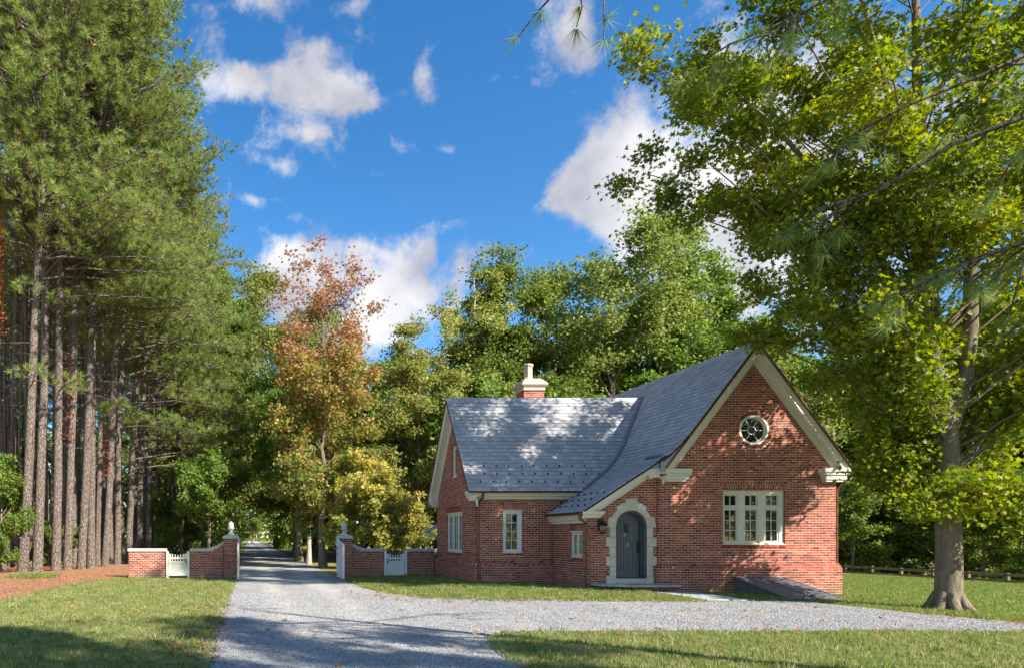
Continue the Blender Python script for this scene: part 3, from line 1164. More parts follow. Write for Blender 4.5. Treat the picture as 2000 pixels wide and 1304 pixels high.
hb.tube([PP.p(DX + .348, 1.55, -.236), PP.p(DX + .348, 1.53, -.17), PP.p(DX + .348, 1.42, -.155), PP.p(DX + .348, 1.30, -.18), PP.p(DX + .348, 1.27, -.236)], .013, 6)
hb.build('handle', MAT['black'], door)
th = MB()
PP.bar(th, DX - .489, DX + .489, .27, DZ0, -.30, .03)
th.build('threshold', MAT['stone'], door)

# stone surround, every block on its own
sur = MB()
PP.bar(sur, DX - .70, DX - DR - .004, .28, 2.0, -.1, -.02)
surr = sur.build('door_surround', MAT['stone'], house)
QZ = [.20, .505, .82, 1.12, 1.434, 1.73, 2.04]
for sd in (-1, 1):
    for i in range(6):
        wd = .80 if i % 2 == 0 else .69
        b_ = MB()
        PP.bar(b_, DX + sd * (DR + .002), DX + sd * wd, QZ[i] + .003, QZ[i + 1] - .003, -.10, .035 + rnd.uniform(-.006, .006))
        b_.build('stone', MAT['stone'], surr, bevel=.008)


def vous(outer, t0, t1):
    inner = [(DX + .492 * math.cos(t0 + (t1 - t0) * i / 6), DZS + .492 * math.sin(t0 + (t1 - t0) * i / 6)) for i in range(7)]
    P = inner + [(DX + x, DZS + z) for x, z in outer]
    MB().prism(P[::-1], lambda a, b, d: PP.p(a, b, d), -.10, .035 + rnd.uniform(-.004, .01)).build('stone', MAT['stone'], surr, bevel=.006)


D_ = math.radians
vous([(-.17, .77), (-.19, .86), (.19, .86), (.17, .77)], D_(73), D_(107))
for sd in (1, -1):
    def mir(o_, a, b):
        if sd > 0:
            vous(o_, D_(a), D_(b))
        else:
            vous([(-x, z) for x, z in o_[::-1]], D_(180 - b), D_(180 - a))
    mir([(.168, .765), (.37, .68), (.50, .585), (.445, .535)], 48, 72.4)
    mir([(.44, .53), (.53, .42), (.61, .29), (.585, .262)], 22, 47.4)
    mir([(.60, .285), (.72, .285), (.78, -.048)], -5, 21.4)

# step and walk
st = MB()
ST = [(10.86, 21.60), (11.0, 21.18), (11.5, 20.93), (12.1, 20.84), (12.8, 20.84), (13.32, 20.9), (13.32, 21.2), (13.0, 21.60)]
st.prism(ST, lambda a, b, d: (a, b, d), .205, .268)
stp = st.build('door_step', MAT['bluestone'], bevel=.008)
tag(stp, 'grey stone slab step below the arched door', 'door step')
rb = MB()
for i in range(11):
    x = 10.98 + i * .2105
    rb.box(x, x + .199, 20.95 + (.25 - (x - 10.9) * .25 if x < 11.7 else 0), 21.5, .10, .20)
rb.build('brick_riser', MAT['brick'], stp)['kind'] = 'stuff'
wk = MB()
yv = [20.86, 20.0, 19.15, 18.35]
for i in range(3):
    P = [(12.22, yv[i] - .006), (13.62, yv[i] - .006), (13.66, yv[i + 1] + .006), (12.24, yv[i + 1] + .006)]
    o0 = len(wk.v)
    wk.add([(x, y, gz(x, y) + .025) for x, y in P] + [(x, y, gz(x, y) - .05) for x, y in P], [(3, 2, 1, 0), (0, 1, 5, 4), (1, 2, 6, 5), (2, 3, 7, 6), (3, 0, 4, 7)])
tag(wk.build('walkway', MAT['bluestone']), kind='structure')

# ------------------------------------------------------------------ roofs
UND = .07


def deck_from_profile(P, y0, y1):
    mb = MB()
    n = len(P)
    V = []
    for (x, z) in P:
        V += [(x, y0(x), z), (x, y1(x), z), (x, y0(x), z - UND), (x, y1(x), z - UND)]
    F = []
    for i in range(n - 1):
        a, b = 4 * i, 4 * (i + 1)
        F += [(a, a + 1, b + 1, b), (a + 2, b + 2, b + 3, a + 3), (a, b, b + 2, a + 2), (a + 1, a + 3, b + 3, b + 1)]
    F += [(0, 2, 3, 1), (4 * n - 4, 4 * n - 3, 4 * n - 1, 4 * n - 2)]
    mb.add(V, F)
    return mb


def yfront(x):
    return 21.13 if x > 12.93 else 21.41


dk = deck_from_profile([p for p in MP if p[0] > 12.93] + [(12.931, main_z(12.931))], yfront, lambda x: 33.2)
dk2 = deck_from_profile([(12.929, main_z(12.929))] + [p for p in MP if p[0] < 12.93], yfront, lambda x: 24.4)
dk.add(dk2.v, dk2.f)
dk.add(*(lambda m: (m.v, m.f))(deck_from_profile([(18.72, ZR - SL * 2.88), (XC, ZR)], lambda x: 21.13, lambda x: 33.2)))
roof = dk.build('roof', MAT['deck'], house)
roof['label'] = 'steep slate roof sweeping down over the door'
wd_ = MB()
for (ya, yb) in ((23.74, YC), (29.16, YC)):
    za, zb = wing_z(ya), ZW
    V = [(7.74, ya, za), (15.3, ya, za), (15.3, yb, zb), (7.74, yb, zb)]
    V += [(x, y, z - UND) for x, y, z in V]
    wd_.add(V, [(0, 1, 2, 3), (7, 6, 5, 4), (0, 4, 5, 1), (1, 5, 6, 2), (2, 6, 7, 3), (3, 7, 4, 0)])
roof2 = wd_.build('roof', MAT['deck'], house)
roof2['label'] = 'lower slate roof of the wing'
slates_m, slates_w = [], []
EXP, SWD = .183, .25


def put_slate(lst, base, t_up, n_, w_, width, key):
    """base: middle of the visible lower edge on the deck; t_up: direction up the slope"""
    ln = EXP + .05
    tl = math.atan2(.026, ln)
    up = (t_up * math.cos(tl) - n_ * math.sin(tl)).normalized()
    nn = (n_ * math.cos(tl) + t_up * math.sin(tl)).normalized()
    c = base + n_ * (.031 + rnd.uniform(-.002, .002)) + up * (ln / 2) - t_up * rnd.uniform(0, .012)
    lst.append((c, w_, up, nn, width / 2, ln / 2, .007, abs(width - (SWD - .009)) < 1e-4, key))


# big roof, left slope
seg = []
for i in range(len(MP) - 1):
    a, b = Vector((MP[i][0], 0, MP[i][1])), Vector((MP[i + 1][0], 0, MP[i + 1][1]))
    seg.append((a, b, (b - a).length))
TOT = sum(s_[2] for s_ in seg)


def on_profile(s_):
    for a, b, l_ in seg:
        if s_ <= l_:
            return a + (b - a) * (s_ / l_), (b - a).normalized()
        s_ -= l_
    return seg[-1][1], (seg[-1][1] - seg[-1][0]).normalized()


nc_ = int(TOT / EXP)
for j in range(nc_):
    s_ = TOT + .03 - j * EXP
    p, t = on_profile(s_)
    if s_ > TOT:
        p = p + t * (s_ - TOT)
    n_ = Vector((t.z, 0, -t.x))
    if n_.z < 0: n_ = -n_
    y0 = 21.10 if p.x > 12.93 else 21.38
    y = y0 - (SWD / 2 if j % 2 else 0)
    while y < 33.2:
        a0, a1 = max(y, y0), y + SWD
        y += SWD
        ym = (a0 + a1) / 2
        if a1 - a0 < .05: continue
        if ym > 23.8 and p.z < wing_z(ym) - .12 and ym < 29.1: continue
        if ym > 24.1 and p.x < 12.4: continue
        if ym > 31 and p.z < 5: continue
        w_ = a1 - a0 - .009
        put_slate(slates_m, Vector((p.x, ym, p.z)), -t, n_, Vector((0, 1, 0)), w_, (Vector((p.x, ym, p.z)) - Vector((11.5, 21, 3))).length)
# wing, front slope
lw = math.hypot(YC - 23.74, ZW - wing_z(23.74))
tu = Vector((0, YC - 23.74, ZW - wing_z(23.74))).normalized()
nu = Vector((0, -tu.z, tu.y))
for j in range(int(lw / EXP) + 1):
    s_ = j * EXP - .03
    if s_ > lw - .1: break
    b_ = Vector((0, 23.74, wing_z(23.74))) + tu * s_
    x = 7.71 - (SWD / 2 if j % 2 else 0)
    while x < 15.4:
        a0, a1 = max(x, 7.71), x + SWD
        x += SWD
        if a1 - a0 < .05 or main_z(a0) > b_.z + .05: continue
        put_slate(slates_w, Vector(((a0 + a1) / 2, b_.y, b_.z)), tu, nu, Vector((1, 0, 0)), a1 - a0 - .009, (Vector(((a0 + a1) / 2, b_.y, b_.z)) - Vector((9.0, 23, 3))).length)
# ridge slates
for i in range(49):
    y = 21.10 + i * .25
    for sd in (-1, 1):
        t = Vector((-sd * 1.0, 0, SL)).normalized() * 1
        n_ = Vector((sd * SL, 0, 1)).normalized()
        slates_m.append((Vector((XC, y + .125, ZR + .035)) - t * .10 + n_ * .012, Vector((0, 1, 0)), t, n_, .122, .105, .008, False, 9))
for i in range(31):
    x = 7.71 + i * .25
    for sd in (-1, 1):
        t = Vector((0, -sd * 1.0, 1.375)).normalized()
        n_ = Vector((0, sd * 1.375, 1)).normalized()
        slates_w.append((Vector((x + .125, YC, ZW + .035)) - t * .10 + n_ * .012, Vector((1, 0, 0)), t, n_, .122, .105, .008, False, 9))
full_slate = MB().obox((0, 0, 0), (1, 0, 0), (0, 1, 0), (0, 0, 1), (SWD - .009) / 2, (EXP + .05) / 2, .007).mesh('slate', MAT['slate'])


def emit_slates(lst, parent, n_single):
    order = sorted([i for i in range(len(lst)) if lst[i][7]], key=lambda i: lst[i][8])[:n_single]
    single = set(order)
    mb = MB()
    for i, (c, w_, u, n, hw, hl, ht, full, key) in enumerate(lst):
        if i in single:
            o = bpy.data.objects.new('slate', full_slate)
            o.matrix_basis = Matrix(((w_.x, u.x, n.x, c.x), (w_.y, u.y, n.y, c.y), (w_.z, u.z, n.z, c.z), (0, 0, 0, 1)))
            C.objects.link(o)
            attach(o, parent)
        else:
            mb.obox(c, w_, u, n, hw, hl, ht)
    mb.build('slates', MAT['slate'], parent)['kind'] = 'stuff'


emit_slates(slates_m, roof, 130)
emit_slates(slates_w, roof2, 170)
# far slopes in plain slate bands
fs = MB()
for j in range(25):
    z = ZR - (j + .5) * .155
    x = XC + (ZR - z) / SL
    fs.obox((x + .02, 27.2, z + .015), Vector((1, 0, -SL)).normalized(), (0, 1, 0), Vector((SL, 0, 1)).normalized(), .1, 6.0, .008)
fs.build('slates', MAT['slate'], roof)['kind'] = 'stuff'
fs = MB()
for j in range(24):
    z = ZW - (j + .5) * .155
    y = YC + (ZW - z) / 1.375
    fs.obox((11.2, y + .02, z + .015), (1, 0, 0), Vector((0, 1, -1.375)).normalized(), Vector((0, 1.375, 1)).normalized(), 3.48, .1, .008)
fs.build('slates', MAT['slate'], roof2)['kind'] = 'stuff'
# valley flashing along the meeting of both roofs
vp = []
for i in range(26):
    x = 11.74 + (15.32 - 11.74) * i / 25
    z = main_z(x)
    vp.append((x - .03, YC - (ZW - z) / 1.375 - .03, z + .045))
vp = [p for p in vp if p[2] < ZW + .1]
vm = MB()
for i in range(len(vp) - 1):
    a, b = Vector(vp[i]), Vector(vp[i + 1])
    d = (b - a)
    vm.obox((a + b) / 2, d.normalized(), Vector((.75, -.6, .25)).cross(d).normalized(), Vector((.75, -.6, .25)).normalized(), d.length / 2 + .01, .05, .055)
vm.build('valley_flashing', MAT['valley'], roof2)
# snow guards
sg = MB()
for r_, (s_, sh) in enumerate(((.38, 0), (.75, .2), (1.12, -.2))):
    b_ = Vector((0, 23.74, wing_z(23.74))) + tu * s_ + nu * .05
    for i in range(10 + (r_ == 0)):
        x = 8.2 + sh + i * .45
        if main_z(x) > b_.z: continue
        sg.obox((x, b_.y, b_.z), (1, 0, 0), tu, nu, .016, .028, .022)
sg.build('snow_guards', MAT['black'], roof2)['kind'] = 'stuff'
sg = MB()
for r_, s0 in enumerate((.35, .72, 1.09)):
    p, t = on_profile(TOT - s0)
    n_ = Vector((-t.z * -1, 0, -t.x))
    n_ = Vector((t.z, 0, -t.x)) if t.x < 0 else Vector((-t.z, 0, t.x))
    for i in range(6):
        sg.obox(Vector((p.x, 21.75 + (.2 if r_ == 1 else 0) + i * .42, p.z)) + n_ * .05, (0, 1, 0), t, n_, .016, .028, .022)
sg.build('snow_guards', MAT['black'], roof)['kind'] = 'stuff'
# cheek that closes the gap between the gable edge and the flared roof behind it
ck = MB()
xs_ = [12.94 + .1 * i for i in range(10)]
P = [(x, main_z(x) - .02) for x in xs_] + [(x, ZR - SL * (XC - x) - .12) for x in xs_[::-1]]
ck.prism(P[::-1], lambda a, b, d: (a, YG - d, b), .0, .225)
ck.prism([(12.62, main_z(12.62) - .03), (12.96, main_z(12.96) - .03), (12.96, 3.82), (12.62, 3.80)][::-1], lambda a, b, d: (a, YP - d, b), .0, .20)
ck.build('roof_cheek', MAT['slate'], roof)
# the short step flashing where the two front edges part
p, t = on_profile(TOT - 3.0)
MB().obox(Vector((13.02, 21.85, main_z(13.02) + .07)), Vector((.1, -1, .02)).normalized(), t, t.cross(Vector((0, 1, 0))), .38, .05, .012).build('step_flashing', MAT['hatch'], roof)


# ------------------------------------------------------------------ trim
def rake(mbs, fn, c, zt, run, slope, d_out, d_wall, sides=(-1, 1), top_run=0.0):
    """boards under the edge of a gable roof; fn(a, z, d); d grows outwards; run: half span of the edge"""
    k = math.sqrt(1 + slope * slope)

    def strip(mb, q0, q1, d0, d1, end=0.0):
        for sd in sides:
            P = [(c + sd * top_run, zt - slope * top_run - q0 * k), (c + sd * (run + end), zt - slope * (run + end) - q0 * k),
                 (c + sd * (run + end), zt - slope * (run + end) - q1 * k), (c + sd * top_run, zt - slope * top_run - q1 * k)]
            mb.prism(P if sd > 0 else P[::-1], fn, d0, d1)
    a, b = mbs
    strip(a, .055, .215, d_out - .035, d_out)
    strip(a, .055, .115, d_out, d_out + .03)
    strip(a, .17, .20, d_wall - .02, d_out - .036)
    strip(b, .16, .36, d_wall - .02, d_wall + .035)
    strip(b, .202, .25, d_wall + .035, d_wall + .065)


FG = lambda a, z, d: (a, YG - d, z)
ra, rb_ = MB(), MB()
rake((ra, rb_), FG, XC, ZR, 2.84, SL, .20, 0.0)
ra.add(rb_.v, rb_.f)
ra.build('rake_board', MAT['trim'], house)
# copper drip edge
ce = MB()
for sd in (-1, 1):
    a = Vector((XC, 21.10, ZR - .055))
    b = Vector((XC + sd * 2.88, 21.10, ZR - SL * 2.88 - .055))
    d = (b - a)
    ce.obox((a + b) / 2, d.normalized(), (0, 1, 0), d.normalized().cross(Vector((0, 1, 0))), d.length / 2, .03, .016)
ce.build('drip_edge', MAT['copper'], roof)
# porch rake
pr1, pr2 = MB(), MB()
FP = lambda a, z, d: (a, YP - d, z)
k33 = math.sqrt(1 + .655 ** 2)


def pstrip(mb, q0, q1, d0, d1, xa=10.55, xb=12.62):
    P = [(xa, main_z(xa) - q0 * k33), (xb, main_z(xb) - q0 * k33), (xb, main_z(xb) - q1 * k33), (xa, main_z(xa) - q1 * k33)]
    mb.prism(P[::-1], FP, d0, d1)


pstrip(pr1, .06, .20, .17, .21)
pstrip(pr1, .06, .115, .21, .24)
pstrip(pr1, .16, .19, -.02, .169)
pstrip(pr1, .15, .33, -.02, .04, 10.85, 12.72)
pstrip(pr1, .195, .24, .04, .07, 10.85, 12.72)
# the piece that joins the porch rake to the gable return
P = [(12.62, 3.86), (12.98, 3.90), (12.98, 3.62), (12.66, 3.57), (12.62, 3.62)]
pr1.prism(P[::-1], FP, .0, .225)
pr1.build('rake_board', MAT['trim'], house)


def cornice(mb, x0, x1, y0, y1, z0, z1, xin=.0):
    """stepped eave return: wide crown over a narrower bed"""
    h = z1 - z0
    mb.box(x0, x1, y0, y1, z0 + .62 * h, z1)
    mb.box(x0 + .02 + xin, x1 - .02, y0 + .03, y1, z0 + .48 * h, z0 + .62 * h)
    mb.box(x0 + .05 + xin, x1 - .06, y0 + .06, y1, z0 + .16 * h, z0 + .48 * h)
    mb.box(x0 + .08 + xin, x1 - .10, y0 + .10, y1, z0, z0 + .16 * h)


cn = MB()
cornice(cn, 12.98, 13.78, 21.10, 21.5, 3.46, 3.86)
cn.build('eave_return', MAT['trim'], house, bevel=.008)
cn = MB()
cn.box(17.86, 18.72, 21.10, 22.0, 3.74, 3.88)
cn.box(17.90, 18.68, 21.13, 22.0, 3.66, 3.74)
cn.box(17.96, 18.62, 21.17, 22.0, 3.52, 3.66)
cn.box(18.0, 18.56, 21.21, 22.0, 3.45, 3.52)
cn.box(18.44, 18.66, 22.0, 33, 3.50, 3.80)
cn.build('eave_return', MAT['trim'], house, bevel=.008)
cn = MB()
cornice(cn, 10.53, 11.22, 21.38, 21.66, 2.33, 2.545)
cn.build('eave_return', MAT['trim'], house, bevel=.006)
# low eave of the porch: fascia and soffit along the side wall
ev = MB()
ev.box(10.56, 10.64, 21.44, 24.05, 2.37, 2.52)
ev.box(10.62, 10.79, 21.67, 24.05, 2.28, 2.40)
ev.box(10.70, 10.79, 21.67, 24.05, 2.18, 2.28)
ev.build('eave_board', MAT['trim'], house, bevel=.006)
# wing eave
ev = MB()
ev.box(7.76, 11.72, 23.76, 23.82, 3.22, 3.33)
ev.box(7.80, 11.55, 23.82, 23.93, 3.16, 3.29)
ev.box(7.90, 11.40, 23.93, 24.06, 3.06, 3.25)
ev.build('eave_board', MAT['trim'], house, bevel=.006)
# wing rake and returns
FE = lambda a, z, d: (XL - d, a, z)
ra, rb_ = MB(), MB()
rake((ra, rb_), FE, YC, ZW, 2.66, 1.375, .27, 0.0)
ra.add(rb_.v, rb_.f)
ra.build('rake_board', MAT['trim'], house)
cn = MB()
for (y0, y1) in ((23.77, 24.30), (28.62, 29.14)):
    cn.box(7.76, 8.06, y0, y1, 3.22, 3.36)
    cn.box(7.80, 8.06, y0 + .03, y1 - .03, 3.10, 3.22)
    cn.box(7.86, 8.06, y0 + .07, y1 - .07, 3.0, 3.10)
cn.build('eave_return', MAT['trim'], house, bevel=.006)
de = MB()
for sd in (-1, 1):
    a = Vector((7.72, YC, ZW - .05))
    b = Vector((7.72, YC + sd * 2.7, ZW - 1.375 * 2.7 - .05))
    d = b - a
    de.obox((a + b) / 2, d.normalized(), (1, 0, 0), d.normalized().cross(Vector((1, 0, 0))), d.length / 2, .025, .016)
de.build('drip_edge', MAT['copper'], roof2)
# gutters


def gutter(mb, a, b, r):
    a, b = Vector(a), Vector(b)
    d = (b - a).normalized()
    s_ = d.cross(UZ).normalized()
    K = 8
    V, F = [], []
    for p in (a, b):
        for q in (r, r - .008):
            for i in range(K + 1):
                th = math.pi * i / K
                V.append(p + s_ * (q * math.cos(th)) - UZ * (q * math.sin(th)))
    n = K + 1
    for i in range(K):
        F += [(i, i + 1, 2 * n + i + 1, 2 * n + i), (n + i, 3 * n + i, 3 * n + i + 1, n + i + 1)]
        F += [(i, n + i, n + i + 1, i + 1), (2 * n + i, 2 * n + i + 1, 3 * n + i + 1, 3 * n + i)]
    F += [(0, 2 * n, 3 * n, n), (K, n + K, 3 * n + K, 2 * n + K)]
    F += [tuple(range(0, n)), tuple(range(2 * n + K, 2 * n - 1, -1))]
    mb.add(V, F)


g1 = MB()
gutter(g1, (7.74, 23.69, 3.335), (11.72, 23.69, 3.335), .065)
g1.build('gutter', MAT['copper'], house)
g1 = MB()
gutter(g1, (10.46, 21.40, 2.50), (10.46, 23.95, 2.50), .06)
g1.build('gutter', MAT['copper'], house)


def pipe(pts, r=.04):
    mb = MB()
    mb.tube(pts, r, 10)
    for i in range(1, len(pts) - 1):
        p = Vector(pts[i])
        mb.tube([p - UZ * .03, p + UZ * .03], r * 1.18, 10)
    return mb.build('downpipe', MAT['copper'], house, smooth=False)


pipe([(8.22, 23.72, 3.30), (8.22, 23.76, 3.12), (8.13, 23.98, 2.90), (8.13, 23.99, .93), (8.14, 23.88, .74), (8.14, 23.88, .05)])
pipe([(10.50, 21.52, 2.46), (10.50, 21.54, 2.32), (10.74, 21.56, 2.16), (10.745, 21.56, .02)])
pipe([(18.66, 21.30, 3.78), (18.66, 21.32, 3.50), (18.51, 21.42, 3.22), (18.51, 21.42, .92), (18.62, 21.40, .72), (18.62, 21.40, -.12)], .036)
# rear porch roof seen past the corner of the wing
rp = MB()
rp.prism([(8.03, 1.93), (8.03, 2.0), (10.2, 3.2), (10.2, 3.1)][::-1], lambda a, b, d: (a, d, b), 30.2, 30.95)
rp.build('roof', MAT['slate'], house)
rp = MB()
rp.box(8.06, 8.2, 30.25, 30.9, 1.80, 1.93)
rp.box(8.2, 8.5, 30.3, 30.9, 1.72, 1.86)
rp.build('eave_board', MAT['trim'], house)

# chimney
chm, chb = MB(), []
X0, X1, Y0, Y1 = 11.93, 12.81, 29.4, 30.26
for k in range(30):
    pass
lay(chm, chb, Plane((0, Y0, 0), (1, 0, 0), (0, -1, 0)), 0, 47, lambda z: (X0, X1), base=4.45, depth=.09, mdepth=.1, phase=X0)
lay(chm, chb, Plane((X0, 0, 0), (0, 1, 0), (-1, 0, 0)), 0, 47, lambda z: (Y0 + .1, Y1), base=4.45, depth=.09, mdepth=.1, phase=Y0)
chm.box(X0 + .05, X1 - .003, Y0 + .05, Y1 - .003, 4.4, 8.03)
chimney = chm.build('chimney', MAT['mortar'], house)
emit_bricks([b for b in chb if b[0].z > 7.0], chimney, 60, rnd, key=lambda i: 0)
cxm, cym, hx_ = (X0 + X1) / 2, (Y0 + Y1) / 2, .44 * math.sqrt(2)
cp = MB()
S2 = math.sqrt(2)
cp.lathe([(.46 * S2, 8.03), (.475 * S2, 8.05), (.475 * S2, 8.17), (.50 * S2, 8.19), (.545 * S2, 8.255), (.565 * S2, 8.28), (.565 * S2, 8.33), (.53 * S2, 8.37), (.40 * S2, 8.52), (.33 * S2, 8.575),
          (.21 * S2, 8.60)], cxm, cym, 4, math.pi / 4)
cp.build('chimney_cap', MAT['caststone'], chimney, bevel=.012)
cp = MB()
cp.lathe([(.20, 8.59), (.20, 8.65), (.175, 8.68), (.175, 9.13), (.215, 9.17), (.215, 9.24), (.18, 9.27), (.13, 9.27), (.12, 9.1)], cxm - .08, cym, 8, math.pi / 8)
cp.build('chimney_pot', MAT['caststone'], chimney)
cp = MB()
cp.tube([(cxm - .12, cym, 9.2), (cxm - .12, cym, 9.46)], .006, 5)
cp.tube([(cxm - .04, cym, 9.2), (cxm - .04, cym, 9.43)], .006, 5)
cp.build('lightning_rod', MAT['black'], chimney)

# ------------------------------------------------------------------ lantern by the door
lx, ly = 11.19, YP - .20
lan = empty('wall_lantern', (lx, YP, 2.0), 'black wall lantern with glass panels left of the arched door', 'lantern')
b_ = MB()
b_.box(lx - .05, lx + .05, YP - .03, YP + .0, 1.95, 2.30)
b_.tube([(lx, YP - .02, 2.26), (lx, YP - .10, 2.34), (lx, ly, 2.33), (lx, ly, 2.24)], .012, 6)
b_.build('bracket', MAT['black'], lan)
b_ = MB()
b_.lathe([(.155, 2.10), (.165, 2.115), (.10, 2.18), (.045, 2.215), (.05, 2.235), (.02, 2.26)], lx, ly, 8)
b_.build('hood', MAT['black'], lan)
b_ = MB()
b_.lathe([(.07, 1.885), (.118, 2.0), (.112, 2.10)], lx, ly, 8)
b_.build('lantern_glass', MAT['lampglass'], lan)
b_ = MB()
for i in range(8):
    t = 2 * math.pi * i / 8
    b_.tube([(lx + r_ * math.cos(t), ly + r_ * math.sin(t), z) for r_, z in ((.073, 1.885), (.121, 2.0), (.115, 2.10))], .007, 4)
b_.lathe([(.02, 1.83), (.06, 1.86), (.078, 1.885), (.05, 1.89)], lx, ly, 8)
b_.build('lantern_frame', MAT['black'], lan)

# ------------------------------------------------------------------ cellar hatch
hx0, hx1, hy0, hy1 = 15.17, 16.66, 19.07, 21.24
hat = empty('cellar_hatch', (15.9, 20.1, 0), 'dark metal sloping cellar hatch against the foot of the brick gable', 'cellar hatch')


def hz(y):
    return .47 + (y - hy1) / (hy0 - hy1) * (-.02 - .47)


sd_ = MB()
for x in (hx0, hx1 - .04):
    sd_.prism([(hy0, hz(hy0)), (hy1, hz(hy1)), (hy1, -.2), (hy0, -.2)], lambda a, b, d: (d, a, b), x, x + .04)
sd_.box(hx0 + .04, hx1 - .04, hy1 - .05, hy1, -.2, hz(hy1))
sd_.build('side_panel', MAT['hatch'], hat)
for yv_ in (20.0, 20.65):
    MB().box(hx0 - .008, hx0, yv_, yv_ + .02, -.1, hz(yv_) - .03).build('panel_seam', MAT['black'], hat)
tdir = Vector((0, hy0 - hy1, hz(hy0) - hz(hy1))).normalized()
ndir = Vector((0, -tdir.z, tdir.y))
if ndir.z < 0: ndir = -ndir
midp = Vector((0, (hy0 + hy1) / 2, (hz(hy0) + hz(hy1)) / 2))
LH = math.hypot(hy1 - hy0, hz(hy1) - hz(hy0)) / 2
xm = (hx0 + hx1) / 2
for (a, b) in ((hx0 - .03, xm - .012), (xm + .012, hx1 + .03)):
    lf = MB()
    lf.obox(midp + Vector(((a + b) / 2, 0, 0)) + ndir * .02 + tdir * .02, (1, 0, 0), tdir, ndir, (b - a) / 2, LH + .03, .014)
    for xe in (a + .03, b - .03):
        lf.obox(midp + Vector((xe, 0, 0)) + ndir * .037 + tdir * .02, (1, 0, 0), tdir, ndir, .03, LH + .03, .008)
    lfo = lf.build('door', MAT['hatch'], hat, bevel=.004)
    hh = MB()
    c = midp + Vector((xm + (-.1 if a < xm - .2 else .12), 0, 0)) + tdir * (LH * .75) + ndir * .05
    hh.obox(c, (1, 0, 0), tdir, ndir, .05, .02, .012)
    hh.build('handle', MAT['black'], lfo)
cb = MB()
for i in range(8):
    x = hx0 - .02 + i * .19
    cb.box(x, min(x + .18, hx1 + .02), hy0 - .02, hy0 + .1, -.16, -.05)
cb.build('brick_curb', MAT['brick'], hat)['kind'] = 'stuff'

# ------------------------------------------------------------------ gate walls
YGT = 28.85


def low_wall(x0, x1, label):
    w = empty('garden_wall', ((x0 + x1) / 2, YGT + .15, 0), label, 'brick wall', 'brick garden walls beside the drive')
    m_, b_ = MB(), []
    pl = Plane((0, YGT, 0), (1, 0, 0), (0, -1, 0))
    lay(m_, b_, pl, 0, 16, lambda z: (x0, x1), base=-.09, depth=.30, mdepth=.292, phase=x0)
    core = m_.build('wall_core', MAT['mortar'], w)
    emit_bricks(b_, core, 290, rnd)
    cp_ = MB()
    cp_.prism([(YGT - .04, 1.13), (YGT - .04, 1.225), (YGT - .01, 1.25), (YGT + .31, 1.25), (YGT + .34, 1.225), (YGT + .34, 1.13)], lambda a, b, d: (d, a, b), x0 - .03, x1 + .03)
    cp_.build('coping', MAT['capstone'] if x0 < 0 else MAT['capwhite'], w)
    return w


def swept_wall(xg, xp, label):
    """from the small gate at xg to the pillar at xp, its top curving up"""
    sgn = 1 if xp > xg else -1
    w = empty('garden_wall', ((xg + xp) / 2, YGT + .15, 0), label, 'brick wall', 'brick garden walls beside the drive')

    def top(x):
        t = ((x - xg) * sgn - .66) / .78
        return 1.13 + .33 * max(0, t) ** 2.0
    m_, b_ = MB(), []
    pl = Plane((0, YGT, 0), (1, 0, 0), (0, -1, 0))

    def span(z):
        if z < 1.13:
            return (min(xg, xp), max(xg, xp))
        t = math.sqrt(max(0, (z + .03 - 1.13) / .33))
        xs = xg + sgn * (.66 + .78 * t)
        return (min(xs, xp), max(xs, xp)) if (xp - xs) * sgn > .05 else None
    lay(m_, b_, pl, 0, 21, span, base=-.09, depth=.30, mdepth=.292, phase=xg)
    # the triangular gaps under the coping
    n = 14
    for i in range(n):
        xa, xb = xg + (xp - xg) * i / n, xg + (xp - xg) * (i + 1) / n
        m_.prism([(xa, top(xa) - .09), (xb, top(xb) - .09), (xb, top(xb)), (xa, top(xa))] if sgn > 0 else [(xb, top(xb) - .09), (xa, top(xa) - .09), (xa, top(xa)), (xb, top(xb))],
                 lambda a, b, d: (a, d, b), YGT + .02, YGT + .28)
    core = m_.build('wall_core', MAT['mortar'], w)
    emit_bricks(b_, core, 290, rnd)
    cp_ = MB()
    N_ = 18
    for i in range(N_):
        xa, xb = xg + (xp - xg) * i / N_, xg + (xp - xg) * (i + 1) / N_
        if sgn < 0: xa, xb = xb, xa
        cp_.prism([(xa, top(xa)), (xb, top(xb)), (xb, top(xb) + .12), (xa, top(xa) + .12)], lambda a, b, d: (a, d, b), YGT - .04, YGT + .34)
    cp_.build('coping', MAT['capstone'] if xp < 0 else MAT['capwhite'], w)
    return w


